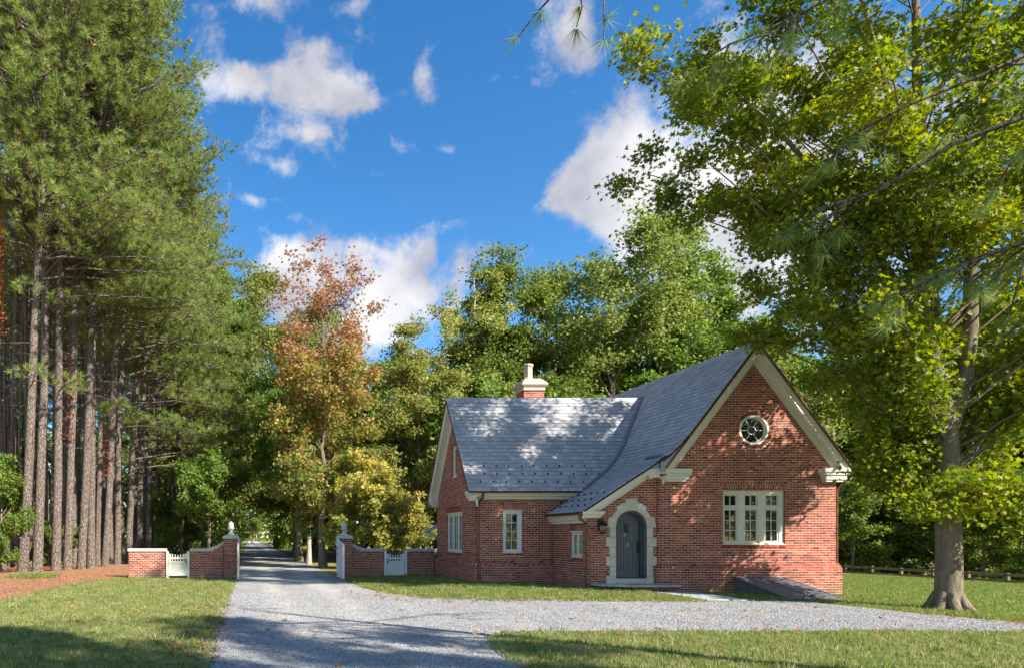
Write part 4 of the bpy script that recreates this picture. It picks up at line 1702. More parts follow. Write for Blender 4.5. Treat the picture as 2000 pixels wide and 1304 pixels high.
def pillar(x0, x1, label):
    w = empty('gate_pillar', ((x0 + x1) / 2, YGT + .15, 0), label, 'gate pillar', 'brick pillars at the drive gate')
    m_, b_ = MB(), []
    y0, y1 = YGT - .13, YGT + .45
    lay(m_, b_, Plane((0, y0, 0), (1, 0, 0), (0, -1, 0)), 0, 23, lambda z: (x0, x1), base=-.09, depth=.13, mdepth=.14, phase=x0)
    lay(m_, b_, Plane((x0, 0, 0), (0, 1, 0), (-1, 0, 0)), 0, 23, lambda z: (y0 + .14, y1), base=-.09, depth=.13, mdepth=.14, phase=y0)
    lay(m_, b_, Plane((x1, 0, 0), (0, 1, 0), (1, 0, 0)), 0, 23, lambda z: (y0 + .14, y1), base=-.09, depth=.13, mdepth=.14, phase=y0)
    m_.box(x0 + .1, x1 - .1, y0 + .1, y1 - .003, -.1, 1.66)
    core = m_.build('pillar_core', MAT['mortar'], w)
    emit_bricks(b_, core, 290, rnd)
    xc, yc = (x0 + x1) / 2, (y0 + y1) / 2
    mt = MAT['capstone'] if x0 < 0 else MAT['capwhite']
    c_ = MB()
    c_.box(x0 - .05, x1 + .05, y0 - .05, y1 + .05, 1.663, 1.76)
    c_.lathe([(.33 * S2, 1.76), (.22 * S2, 1.82)], xc, yc, 4, math.pi / 4)
    c_.build('pillar_cap', mt, w, bevel=.01)
    f_ = MB()
    f_.lathe([(.155, 1.82), (.16, 1.85), (.13, 1.88), (.08, 1.92), (.06, 1.96), (.085, 2.02), (.14, 2.08), (.15, 2.115), (.13, 2.14), (.108, 2.15), (.125, 2.19), (.12, 2.25), (.095, 2.32), (.05, 2.375),
              (.012, 2.395)], xc, yc, 20)
    f_.build('finial', mt, w, smooth=True)
    return w


low_wall(-5.0, -3.42, 'low straight brick wall with stone coping by the tall pine trunks')
swept_wall(-2.41, -.98, 'brick wall with coping sweeping up to the pillar left of the drive')
pillar(-.97, -.38, 'brick gate pillar with acorn finial left of the gravel drive')
pillar(3.86, 4.42, 'brick gate pillar with acorn finial right of the gravel drive')
swept_wall(5.78, 4.43, 'brick wall with coping sweeping up to the pillar right of the drive')
low_wall(6.78, 7.92, 'low straight brick wall joined to the end of the cottage')


def small_gate(x0, x1, label, flip):
    g = empty('picket_gate', ((x0 + x1) / 2, YGT + .1, 0), label, 'gate', 'small painted gates in the garden walls')
    mt = MAT['gatepaint'] if x0 < 0 else MAT['white']
    y0, y1 = YGT - .02, YGT + .05
    for (a, b) in ((x0, x0 + .11), (x1 - .11, x1)):
        MB().box(a, b, y0 - .03, y1 + .04, -.02, 1.14).build('gate_post', mt, g, bevel=.006)
    a, b = x0 + .12, x1 - .12
    fr = MB()
    fr.box(a, a + .09, y0, y1, .10, 1.03)
    fr.box(b - .09, b, y0, y1, .10, 1.03)
    for (z0, z1) in ((.10, .19), (.62, .72), (.80, .88)):
        fr.box(a + .09, b - .09, y0 + .004, y1 - .004, z0, z1)
    fr.build('gate_frame', mt, g, bevel=.005)
    MB().box(a + .09, b - .09, y0 + .03, y1 - .02, .19, .62).build('panel', mt, g)
    n = 5
    for i in range(n):
        x = a + .09 + (b - a - .18) * (i + .5) / n
        cz = .94 + .05 * abs(i - 2) / 2 + .03
        MB().box(x - .022, x + .022, y0 + .012, y1 - .012, .72, .80).box(x - .022, x + .022, y0 + .012, y1 - .012, .88, cz).build('picket', mt, g)
    lt = MB()
    lx_ = (b - .06) if flip else (a + .06)
    lt.tube([(lx_ + .05 * math.cos(t), y0 - .02, .76 + .05 * math.sin(t)) for t in [i * math.pi / 5 for i in range(11)]], .01, 5)
    lt.box(lx_ + (.03 if flip else -.05), lx_ + (.05 if flip else -.03), y0 - .03, y0, .60, .72)
    lt.build('latch', MAT['black'], g)


small_gate(-3.41, -2.42, 'small painted picket gate between the left garden walls', True)
small_gate(5.80, 6.77, 'small white picket gate beside the cottage end', False)


def drive_gate(xc, label, out):
    g = empty('drive_gate', (xc, YGT - .9, 0), label, 'gate', 'tall drive gate leaves standing open')
    mt = MAT['gatepaint'] if xc < 0 else MAT['white']
    ya, yb = YGT - 2.05, YGT - .16
    h = .035

    def top(y):
        t = (y - ya) / (yb - ya)
        return 1.47 + .20 * t ** 1.6
    fr = MB()
    fr.box(xc - h, xc + h, ya, ya + .12, .08, top(ya))
    fr.box(xc - h, xc + h, yb - .12, yb, .08, top(yb))
    for (z0, z1) in ((.08, .24), (.95, 1.05)):
        fr.box(xc - h + .002, xc + h - .002, ya + .12, yb - .12, z0, z1)
    n = 8
    for i in range(n):
        y0, y1 = ya + .12 + (yb - ya - .24) * i / n, ya + .12 + (yb - ya - .24) * (i + 1) / n
        fr.prism([(y0, top(y0) - .14), (y1, top(y1) - .14), (y1, top(y1)), (y0, top(y0))], lambda a, b, d: (d, a, b), xc - h + .002, xc + h - .002)
    fr.build('gate_frame', mt, g)
    n = 11
    for i in range(n):
        y0, y1 = ya + .12 + (yb - ya - .24) * i / n + .004, ya + .12 + (yb - ya - .24) * (i + 1) / n - .004
        MB().prism([(y0, .24), (y1, .24), (y1, top(y1) - .14), (y0, top(y0) - .14)], lambda a, b, d: (d, a, b), xc - .014, xc + .014).build('plank', mt, g)
    for z in (.18, 1.02, 1.28):
        MB().box(xc + out * (h + .002), xc + out * (h + .012), yb - .5, yb + .04, z - .02, z + .02).build('hinge', MAT['black'], g)


drive_gate(-.34, 'painted drive gate leaf seen edge on beside the left pillar', 1)
drive_gate(3.80, 'white drive gate leaf standing open before the right pillar', -1)

# ------------------------------------------------------------------ post and rail fence
fe = empty('rail_fence', (37, 36, -1.1), 'weathered wooden post and rail fence below the trees right of the cottage', 'fence')
ys = [24.2 + 1.8 * i for i in range(16)]
for i, y in enumerate(ys):
    MB().box(36.94, 37.06, y - .06, y + .06, -1.4, .0 + rnd.uniform(-.02, .03)).build('post', MAT['fencewood'], fe)
    if i + 1 < len(ys):
        for z in (-.10, -.42, -.76):
            zz = z + rnd.uniform(-.015, .015)
            MB().box(36.90, 36.94, y - .02, ys[i + 1] + .02, zz - .07, zz + .07).build('rail', MAT['fencewood'], fe)


# ------------------------------------------------------------------ trees
def tubes(specs):
    """specs: list of (points (n,3), radii (n,), sides) -> V, quads"""
    Vs, Fs, o = [], [], 0
    for P, r, k in specs:
        P = np.asarray(P, float)
        n = len(P)
        T = np.gradient(P, axis=0)
        T /= np.linalg.norm(T, axis=1, keepdims=True) + 1e-9
        ref = np.array([1.0, 0.13, 0.07]) if abs(T[0, 0]) < .8 else np.array([0.1, 1.0, 0.05])
        A = np.cross(T, ref)
        A /= np.linalg.norm(A, axis=1, keepdims=True) + 1e-9
        B = np.cross(T, A)
        th = np.arange(k) * 2 * np.pi / k
        ring_ = P[:, None, :] + np.asarray(r)[:, None, None] * (A[:, None, :] * np.cos(th)[None, :, None] + B[:, None, :] * np.sin(th)[None, :, None])
        Vs.append(ring_.reshape(-1, 3))
        i = np.arange(n - 1)[:, None] * k
        j = np.arange(k)[None, :]
        j2 = (j + 1) % k
        Fs.append(np.stack([i + j, i + j2, i + k + j2, i + k + j], -1).reshape(-1, 4) + o)
        o += n * k
    return np.concatenate(Vs), np.concatenate(Fs)


def unit(v):
    return v / (np.linalg.norm(v, axis=-1, keepdims=True) + 1e-9)


def leaf_cloud(rng, cen, out, size, shape='diamond', up=.5, outw=.35, droop=0.0):
    """one small leaf per centre; out: outward directions"""
    n = len(cen)
    nrm = unit(rng.normal(size=(n, 3)) * .75 + np.array([0, 0, up]) + out * outw)
    a = unit(np.cross(nrm, rng.normal(size=(n, 3))))
    if droop:
        a = unit(a + np.array([0, 0, -droop]))
        nrm = unit(nrm - a * np.sum(a * nrm, 1, keepdims=True))
    b = np.cross(nrm, a)
    s = (size * rng.uniform(.65, 1.3, n))[:, None]
    if shape == 'diamond':
        loc = [(0, 0, 0), (.5, .36, .10), (1, 0, 0), (.5, -.36, .10)]
        fac = [[0, 1, 2], [0, 2, 3]]
    else:                                   # a five-lobed leaf
        loc = [(0, 0, 0), (.12, .50, .10), (.34, .20, 0), (.72, .46, .12), (.62, .12, 0), (1.05, 0, .04), (.62, -.12, 0), (.72, -.46, .12), (.34, -.20, 0), (.12, -.50, .10)]
        fac = [[0, 1, 2], [2, 3, 4], [4, 5, 6], [6, 7, 8], [8, 9, 0], [0, 2, 4], [0, 4, 6], [0, 6, 8]]
    m = len(loc)
    V = np.empty((n, m, 3))
    for i, (x, y, z) in enumerate(loc):
        V[:, i] = cen + s * (a * (x - .5) + b * y + nrm * z)
    F = (np.arange(n)[:, None, None] * m + np.array(fac)[None]).reshape(-1, 3)
    return V.reshape(-1, 3), F, len(fac)


def curve_pts(p0, p1, bend, n, rng, wob=.0):
    t = np.linspace(0, 1, n)[:, None]
    p0, p1 = np.asarray(p0, float), np.asarray(p1, float)
    mid = (p0 + p1) / 2 + np.asarray(bend)
    P = p0 * (1 - t) ** 2 + 2 * mid * t * (1 - t) + p1 * t * t
    if wob:
        w = rng.normal(0, wob, (n, 3))
        w[0] = w[-1] = 0
        P = P + w
    return P


def decid(name, seed, H, hb, prof, nl, leaves, lsize, leaf, bark, r0, nsub=5, ntw=4, shape='diamond', tintf=None, spread=.55, lean=(0, 0), tdens=None, limb_gap=.35,
          trunk_top=.82, extra_ends=None, trunk_pts=None, inner=.35, clump=.55, root=1.35, twig_r=.012, limb_r=1.0):
    """a broad-leaved tree at the origin: returns meshes (trunk, crown). prof: [(height fraction of H, radius)...]"""
    rng = np.random.default_rng(seed)
    zf = np.array([p[0] for p in prof]) * H
    rf = np.array([p[1] for p in prof])
    tp = []
    n = 14
    for i in range(n):
        t = i / (n - 1)
        tp.append((lean[0] * t * t + rng.normal(0, .06) * (t > 0) * H / 16, lean[1] * t * t + rng.normal(0, .06) * (t > 0) * H / 16, trunk_top * H * t))
    tp = np.array(tp) if trunk_pts is None else np.array(trunk_pts, float)
    tr = r0 * (1 - .86 * (tp[:, 2] / tp[-1, 2])) + .0
    tr[0] *= root
    tr = tr + .0
    specs = [(tp, tr, 12)]
    ends, outs = [], []
    ax = lambda z: np.array([np.interp(z, tp[:, 2], tp[:, 0]), np.interp(z, tp[:, 2], tp[:, 1])])
    # limb ends spread through the envelope
    L_ = []
    tries = 0
    while len(L_) < nl and tries < 4000:
        tries += 1
        z = rng.uniform(zf[0], zf[-1])
        r = np.interp(z, zf, rf)
        if rng.uniform() > (r / rf.max()) ** 1.2 + .05:
            continue
        az = rng.uniform(0, 2 * np.pi)
        rr = r * math.sqrt(rng.uniform(inner, 1.0)) * .92
        c = ax(min(z, tp[-1, 2]))
        e = np.array([c[0] + rr * math.cos(az), c[1] + rr * math.sin(az), z])
        if any(np.linalg.norm(e - q) < limb_gap * rf.max() * .6 for q in L_):
            if rng.uniform() < .8:
                continue
        L_.append(e)
    if extra_ends is not None:
        L_ += [np.array(e, float) for e in extra_ends]
    for e in L_:
        c0 = ax(e[2])
        rr = math.hypot(e[0] - c0[0], e[1] - c0[1])
        zs = float(np.clip(e[2] - rr * rng.uniform(.5, 1.1), hb * .85, trunk_top * H * .97))
        c = ax(zs)
        p0 = np.array([c[0], c[1], zs])
        rl = max(.018, np.interp(zs, tp[:, 2], tr) * rng.uniform(.35, .55) * limb_r)
        ln = np.linalg.norm(e - p0)
        P = curve_pts(p0, e, (0, 0, ln * rng.uniform(-.02, .12)), 7, rng, .03 * ln / 3)
        specs.append((P, np.linspace(rl, max(.012, rl * .22), 7), 6))
        for q in range(nsub):
            t = rng.uniform(.35, 1.0) if q else 1.0
            b0 = np.array([np.interp(t, np.linspace(0, 1, 7), P[:, k]) for k in range(3)])
            d = unit(unit(e - p0) * .55 + rng.normal(size=3) * .75 + np.array([0, 0, .30]))
            sl = spread * rf.max() * rng.uniform(.25, .6)
            b1 = b0 + d * sl
            specs.append((curve_pts(b0, b1, rng.normal(0, .08, 3) * sl, 4, rng), np.linspace(max(.010, rl * .32), .007, 4), 4))
            for w in range(ntw):
                tt = rng.uniform(.3, 1)
                c1 = b0 + (b1 - b0) * tt
                d2 = unit(d * .5 + rng.normal(size=3) * .8 + np.array([0, 0, .15]))
                c2 = c1 + d2 * sl * rng.uniform(.3, .7)
                if twig_r:
                    specs.append((np.array([c1, (c1 + c2) / 2 + rng.normal(0, .03, 3), c2]), np.array([twig_r, twig_r * .8, twig_r * .5]), 3))
                ends.append((c1 * .35 + c2 * .65))
                outs.append(d2)
    ends = np.array(ends)
    ctr = np.array([ax(z) for z in np.minimum(ends[:, 2], tp[-1, 2])])
    cz = np.interp(ends[:, 2], zf, zf)
    od = unit(np.column_stack([ends[:, :2] - ctr, (ends[:, 2] - H * .6) * .5]))
    wgt = np.ones(len(ends)) if tdens is None else tdens(ends, H)
    wgt = wgt * rng.uniform(.35, 1.6, len(ends))
    cnt = rng.multinomial(leaves, wgt / wgt.sum())
    pick = np.repeat(np.arange(len(ends)), cnt)
    base_t = rng.uniform(-.16, .16, len(ends))
    cs = clump * spread * rf.max() * .28
    cen = ends[pick] + rng.normal(size=(leaves, 3)) * np.array([cs, cs, cs * .62])
    V, F, m = leaf_cloud(rng, cen, od[pick], np.full(leaves, lsize), shape)
    tt = np.clip((tintf(cen, H, rng) if tintf else .45) + base_t[pick] + rng.normal(0, .13, leaves), 0, 1)
    crown = np_mesh(name + '_crown', V, [F], [MAT[leaf]], tint=np.repeat(tt, m))
    TV, TF = tubes(specs)
    trunk = np_mesh(name + '_trunk', TV, [TF], [MAT[bark]], smooth=np.ones(len(TF)))
    return trunk, crown


def tuft_cloud(rng, cen, axis, L0, w, n):
    """needle tufts: n narrow needles fanning from each centre"""
    m = len(cen)
    d = unit(axis[:, None, :] * .9 + rng.normal(size=(m, n, 3)) * .52)
    ln = L0 * rng.uniform(.7, 1.2, (m, n, 1))
    side = unit(np.cross(d, rng.normal(size=(m, n, 3)))) * w / 2
    c = cen[:, None, :] + d * .02
    tip = c + d * ln
    tip[..., 2] -= .08 * ln[..., 0]
    V = np.stack([c - side, c + side, tip], 2).reshape(-1, 3)
    F = np.arange(len(V)).reshape(-1, 3)
    return V, F


def pine(name, seed, H, hb, lmax, r0, lean=(0, 0), side=None, side_lo=4.0, nn=15, needle=.30, wn_=.020, dens=1.0, dead=18, straight=.05, nb=3, step=.50, tuft_scale=1.0, strays=()):
    """a tall pine: bare straight trunk, dead snags, plated crown; side: azimuth of long low boughs"""
    rng = np.random.default_rng(seed)
    n = 16
    zz = np.linspace(0, H, n)
    wx, wy = rng.normal(0, straight, n).cumsum() * .5, rng.normal(0, straight, n).cumsum() * .5
    wx[0] = wy[0] = 0
    tp = np.column_stack([wx + lean[0] * (zz / H) ** 1.2, wy + lean[1] * (zz / H) ** 1.2, zz])
    tr = r0 * (1 - .80 * (zz / H) ** 1.1)
    tr[-1] = .02
    tr[0] *= 1.12
    specs = [(tp, tr, 10)]
    ax = lambda z: np.array([np.interp(z, zz, tp[:, 0]), np.interp(z, zz, tp[:, 1]), z])
    boughs = []
    z = hb
    while z < H - .4:
        f = (z - hb) / (H - hb)
        ln = lmax * (.55 + .75 * f * 1.3) if f < .33 else lmax * (1.0 - .82 * ((f - .33) / .67) ** 1.8)
        for _ in range(rng.integers(nb - 1, nb + 2)):
            boughs.append((z + rng.uniform(-.2, .2), rng.uniform(0, 2 * np.pi), ln * rng.uniform(.65, 1.1), rng.uniform(.05, .35) + .5 * f))
        z += step * rng.uniform(.7, 1.3)
    if side is not None:
        z = side_lo
        while z < hb + 3:
            boughs.append((z, side + rng.normal(0, .55), lmax * rng.uniform(.85, 1.35), rng.uniform(-.12, .25)))
            z += rng.uniform(.55, 1.05)
    boughs += [(z_, a_, l_, .02) for z_, a_, l_ in strays]
    cens, axs = [], []
    for (z, az, ln, rise) in boughs:
        p0 = ax(z)
        d = np.array([math.cos(az), math.sin(az), rise])
        e = p0 + d * ln
        P = curve_pts(p0, e, (0, 0, -.06 * ln if rise > .3 else .07 * ln), 7, rng, .05)
        rb = max(.016, min(.07, .011 * ln + .012))
        specs.append((P, np.linspace(rb, .012, 7), 5))
        nsb = int(max(4, ln * 2.6 * dens))
        for q in range(nsb):
            t = 1 - (q / nsb) ** 1.0 * .68
            b0 = np.array([np.interp(t, np.linspace(0, 1, 7), P[:, k]) for k in range(3)])
            sgn = 1 if q % 2 else -1
            aa = az + sgn * rng.uniform(.4, 1.15) * (0 if q == 0 else 1)
            sl = (.30 * ln * (1.15 - t) + .45) * rng.uniform(.6, 1.1)
            dd = unit(np.array([math.cos(aa), math.sin(aa), rng.uniform(.0, .55)]))
            b1 = b0 + dd * sl
            specs.append((np.array([b0, (b0 + b1) / 2 + [0, 0, -.03], b1]), np.array([.014, .010, .006]), 3))
            m = max(2, int(sl / .17 * dens))
            for k in range(m):
                u = 1 - k / m * .5
                c = b0 + (b1 - b0) * u + rng.normal(0, .09, 3) * tuft_scale
                cens.append(c)
                axs.append(unit(dd * .8 + rng.normal(size=3) * .4 + np.array([0, 0, .5])))
    for _ in range(dead):
        z = rng.uniform(H * .16, hb + 1.5)
        az = rng.uniform(0, 2 * np.pi)
        ln = rng.uniform(.3, 1.9)
        p0 = ax(z)
        e = p0 + np.array([math.cos(az), math.sin(az), rng.uniform(-.25, .35)]) * ln
        specs.append((curve_pts(p0, e, (0, 0, .1 * ln), 5, rng, .04), np.linspace(.022, .006, 5), 4))
    cens, axs = np.array(cens), np.array(axs)
    V, F = tuft_cloud(rng, cens, axs, needle, wn_, nn)
    ti = np.repeat(np.clip(.42 + rng.normal(0, .16, len(cens)) + (rng.uniform(size=len(cens)) < .012) * .6, 0, 1), nn)
    ti = np.clip(ti + rng.normal(0, .10, len(ti)), 0, 1)
    crown = np_mesh(name + '_crown', V, [F], [MAT['pine_needles']], tint=ti)
    TV, TF = tubes(specs)
    trunk = np_mesh(name + '_trunk', TV, [TF], [MAT['pine_bark']], smooth=np.ones(len(TF)))
    return trunk, crown


TREES = []


def plant(name, meshes, x, y, rot=0.0, scale=1.0, label='', cat='tree', group=None, dz=0.0, sz=None, parts=('trunk', 'crown')):
    r = empty(name, (x, y, gz(x, y) - .05 + dz), label, cat, group)
    r.rotation_euler = (0, 0, rot)
    r.scale = (scale, scale, sz or scale)
    for nm, me in zip(parts, meshes):
        if me is None:
            continue
        o = bpy.data.objects.new(nm, me)
        C.objects.link(o)
        o.parent = r
    TREES.append(r)
    return r


def X_at(px, y):
    return (px - 482) * y / 1333


# --- pines left of the drive
PE_ = [pine('edge_pine', 11, 34, 14.5, 5.6, .235, lean=(.7, -.2), side=.1, side_lo=12.5, nn=24, dens=.86, needle=.32, wn_=.027, dead=26, strays=[(12.2, -1.5, 2.4), (8.7, -1.3, 2.3)]),
       pine('edge_pine', 12, 33, 14.0, 5.6, .235, lean=(.4, .2), side=.0, side_lo=13, nn=24, dens=.86, needle=.32, wn_=.027, dead=26, strays=[(12.6, -.5, 3.2)]),
       pine('edge_pine', 13, 31, 12.5, 6.0, .235, lean=(.8, 0), side=.1, side_lo=6.2, nn=24, dens=.86, needle=.32, wn_=.027, dead=34),
       pine('edge_pine', 14, 30, 12.5, 6.0, .235, lean=(.3, .2), side=-.05, side_lo=7.4, nn=24, dens=.86, needle=.32, wn_=.027, dead=34)]
PI_ = [pine('inner_pine', 31 + i, 28.0, 15.5, 2.9, .24, lean=(.6 * (i - 1), .3), nn=12, dens=.9, dead=30, needle=.36, wn_=.036) for i in range(3)]
edge = [(44, 31.6, .33, 'thick grey pine trunk nearest the left edge of the pine row'),
        (73, 32.2, .33, 'thick pine trunk second from the left edge, close beside its neighbour'),
        (109, 32.8, .29, 'pine leaning right, third trunk from the left in the front row'),
        (131, 33.9, .27, 'pine in front row, fourth trunk from the left, leaning right'),
        (158, 34.8, .30, 'straight pine in the front row, fifth trunk from the left'),
        (177, 35.8, .28, 'pine in the front row just left of the low brick wall, sixth trunk'),
        (205, 38.8, .28, 'pine standing over orange straw a little left of the low wall'),
        (229, 41.5, .26, 'pine trunk meeting the ground at the left end of the low wall'),
        (252, 44.5, .27, 'pine rising behind the left end of the low brick wall'),
        (271, 47, .25, 'pine rising behind the middle of the low brick wall'),
        (290, 50, .25, 'pine rising behind the right part of the low brick wall'),
        (307, 53.5, .24, 'pine rising behind the left post of the left picket gate'),
        (320, 57, .24, 'slim pine rising behind the left picket gate'),
        (340, 60, .24, 'last pine of the row, leaning, right above the left picket gate')]
er = random.Random(5)
for i, (px, y, r_, lb) in enumerate(edge):
    k = i % 2 + (2 if i > 6 else 0)
    rot = er.uniform(-.35, .35)
    s = r_ / .33 * .4 + .6
    t_ = plant('pine_tree', PE_[k], X_at(px, y), y, rot, s * er.uniform(.97, 1.04), lb, 'pine tree', 'pines in a row along the drive')
    t_.rotation_euler = (er.uniform(-.02, .02), er.uniform(-.012, .035), rot)
    t_.scale = (t_.scale[0], t_.scale[1], 1.0)
inner = []
for i, (px, y, sc_) in enumerate(((20, 36, .82), (58, 37.5, .8), (92, 38, .74), (146, 40, .7), (190, 41.5, .74), (217, 45, .7), (241, 49, .74), (262, 53, .7), (282, 56, .74), (299, 60, .72), (4, 34, .86), (168, 44, .68), (34, 42, .7), (80, 43, .66), (122, 46, .66), (248, 56, .66), (272, 61, .66), (314, 66, .7), (330, 70, .7), (8, 47, .7), (60, 50, .7), (100, 54, .7))):
    t_ = plant('pine_tree', PI_[i % 3], X_at(px, y), y, er.uniform(0, 6.28), sc_, 'slim pine standing just behind the front row of pines', 'pine tree', 'slim pines behind the front row', sz=1.0)
    t_.rotation_euler = (er.uniform(-.03, .03), er.uniform(-.03, .03), er.uniform(0, 6.28))
    inner.append((X_at(px, y), y))
n_front = len(inner)
tries = 0
while len(inner) < 68 and tries < 3000:
    tries += 1
    y = er.uniform(36, 88)
    lim = np.interp(y, [32, 42, 60, 90], [-10.2, -8.8, -7.4, -7.0])
    x = er.uniform(-24 - (y - 36) * .25, lim - .9)
    if x * 1333 / y < -620: continue
    if any((x - a) ** 2 + (y - b) ** 2 < 3.0 for a, b in inner): continue
    inner.append((x, y))
for i, (x, y) in enumerate(inner[n_front:]):
    plant('pine_tree', PI_[i % 3], x, y, er.uniform(0, 6.28), er.uniform(.88, 1.1), 'slender bare pine trunk deep in the shaded wood left of the drive', 'pine tree', 'pines inside the wood')
# --- deciduous kinds
ell = [(.22, 1.2), (.32, 3.2), (.48, 4.4), (.64, 4.5), (.80, 3.5), (.92, 2.0), (1.0, .5)]
tall = [(.18, 1.6), (.3, 3.0), (.5, 3.8), (.7, 3.5), (.86, 2.3), (1.0, .5)]
D1 = decid('broad', 101, 21, 4.5, ell, 36, 46000, .215, 'green_leaves', 'grey_bark', .34, 5, 4)
D2 = decid('broad', 102, 22, 5, [(.15, 2.0), (.3, 3.9), (.5, 4.9), (.68, 4.6), (.82, 3.4), (.93, 1.8), (1.0, .3)], 40, 48000, .215, 'olive_leaves', 'grey_bark', .36, 5, 4)
D3 = decid('tall', 103, 24, 4, tall, 36, 42000, .215, 'green_leaves', 'grey_bark', .32, 5, 4)
D4 = decid('pale', 104, 21, 5, [(.25, 1.4), (.4, 2.6), (.6, 3.1), (.8, 2.6), (1.0, .8)], 30, 20000, .20, 'olive_leaves', 'pale_bark', .22, 5, 4, spread=.6, tintf=lambda c, H, rng: .74, trunk_top=.9)
D5 = decid('small', 105, 8.5, 1.0, [(.08, 1.3), (.25, 2.3), (.5, 2.6), (.75, 2.1), (1.0, .4)], 26, 14000, .20, 'green_leaves', 'grey_bark', .13, 5, 4)
D7 = decid('light', 109, 16, 2.5, [(.12, 1.8), (.3, 3.2), (.5, 3.7), (.7, 3.2), (.87, 2.0), (1.0, .4)], 34, 36000, .19, 'olive_leaves', 'grey_bark', .22, 5, 4, tintf=lambda c, H, rng: .66)
D6 = decid('forest', 106, 20, 3, [(.06, 2.2), (.2, 3.6), (.45, 4.2), (.7, 3.9), (.88, 2.6), (1.0, .6)], 36, 34000, .26, 'green_leaves', 'grey_bark', .28, 5, 4, twig_r=0)


def maple_tint(c, H, rng):
    f = c[:, 2] / H
    return np.interp(f, [.1, .3, .45, .6, .75, 1], [.22, .34, .46, .60, .84, .95]) + np.where(c[:, 0] > .8, -.14, 0) * np.clip((.5 - f) * 6, 0, 1) - .35 * (rng.uniform(size=len(c)) < .40) * (f < .66)


MAPLE = decid('maple', 107, 17.6, 3.0, [(.14, 1.4), (.25, 2.9), (.42, 3.2), (.58, 2.9), (.72, 3.1), (.86, 3.0), (1.0, 2.0)], 54, 31000, .172, 'autumn_leaves', 'grey_bark', .21, 6, 4,
              tintf=maple_tint, tdens=lambda e, H: np.interp(e[:, 2] / H, [.2, .55, .7, 1.0], [1.6, 1.25, .5, .32]), shape='lobed', trunk_top=.70, limb_r=.6)
YMAP = decid('yellow_maple', 108, 7.0, .9, [(.24, 1.5), (.4, 2.2), (.6, 2.2), (.82, 1.6), (1.0, .4)], 26, 9500, .20, 'yellow_leaves', 'grey_bark', .10, 5, 4, shape='lobed',
             tintf=lambda c, H, rng: .26 + .2 * np.sin(c[:, 0] * 1.7 + c[:, 2]) + .22 * (c[:, 2] > 4.6))
plant('maple_tree', MAPLE, 4.25, 38, .4, 1.02, 'tall maple turning red at its thin top, beside the drive beyond the gate', 'maple tree')
plant('maple_tree', YMAP, X_at(705, 36.5), 36.5, 1.0, .9, 'small yellow leaved maple behind the right hand swept brick wall', 'maple tree')
plant('maple_tree', YMAP, X_at(762, 35.5), 35.5, 2.3, .72, 'low orange and yellow sapling above the right picket gate', 'maple tree', dz=.0)
plant('broadleaf_tree', D5, X_at(408, 40), 40, .3, .88, 'low bright green tree behind the left swept brick wall', 'tree')
plant('broadleaf_tree', D5, X_at(355, 52), 52, 1.3, 1.1, 'low green tree between the last pines and the left swept wall', 'tree')
plant('broadleaf_tree', D2, X_at(455, 60), 60, .9, 1.22, 'tall green tree left of the drive beyond the pines', 'tree')
plant('broadleaf_tree', D3, X_at(425, 53), 53, 2.9, .92, 'mid height green tree half hidden by pine boughs left of the drive', 'tree')
plant('broadleaf_tree', D2, 4.4, 60, 1.6, 1.10, 'tall olive tree right of the drive behind the red maple', 'tree')
plant('broadleaf_tree', D1, 3.7, 48, 2.2, .78, 'green tree with dark trunk right of the drive, second beyond the gate', 'tree')
plant('broadleaf_tree', D4, 3.9, 43, 4.0, .72, 'slim sparse tree between the maple and the drive', 'tree')
plant('broadleaf_tree', D7, X_at(872, 47), 47, 1.1, .78, 'lower light green tree close left of the wing gable', 'tree')
plant('broadleaf_tree', D7, X_at(818, 43), 43, 3.4, .95, 'rounded yellow green tree left of the cottage wing', 'tree')
plant('broadleaf_tree', D6, X_at(760, 60), 60, .5, .95, 'dark green tree behind the yellow maple', 'tree')
plant('broadleaf_tree', D6, X_at(860, 56), 56, 1.5, .85, 'dark tree filling the gap left of the wing gable', 'tree')
for px, y, m, rot, s, lb in ((925, 46, D4, .2, 1.02, 'pale leaved slender tree at the left shoulder of the trees behind the wing'),
                             (985, 47, D1, 1.1, .99, 'round green tree directly behind the chimney'),
                             (1085, 49, D2, 2.6, 1.06, 'broad tree behind the roof, just right of the chimney'),
                             (1195, 46, D2, .7, 1.13, 'tallest tree behind the roofs with a pointed top'),
                             (1290, 48, D1, 4.2, 1.12, 'broad tree behind the middle of the long slate ridge'),
                             (1385, 47, D1, 5.1, .98, 'lower tree behind the upper slate ridge'),
                             (1465, 49, D2, 3.9, .94, 'tree behind the apex of the big gable'),
                             (930, 43, D5, 0, 1.5, 'dark lower tree behind the wing ridge, left of the chimney'),
                             (1120, 41, D5, 2.0, 1.45, 'low tree showing just above the roof right of the chimney'),
                             (1235, 42, D5, 4.0, 1.45, 'low tree showing above the valley between the two roofs'),
                             (1350, 42, D5, 1.0, 1.4, 'low tree showing above the long ridge near the gable')):
    plant('broadleaf_tree', m, X_at(px, y), y, rot, s, lb, 'tree')
k = 0
for px, y, m, s in ((1560, 54, D6, 1.0), (1640, 50, D6, 1.0), (1730, 55, D6, 1.1), (1790, 48, D6, .95), (1880, 52, D6, 1.05), (1960, 44, D6, 1.0), (2040, 48, D6, 1.1), (1520, 60, D6, 1.1),
                    (2120, 42, D6, 1.0)):
    plant('broadleaf_tree', m, X_at(px, y), y, er.uniform(0, 6.28), s, 'dark leafy tree in the shaded wood right of the cottage', 'tree', 'trees of the wood behind the fence')
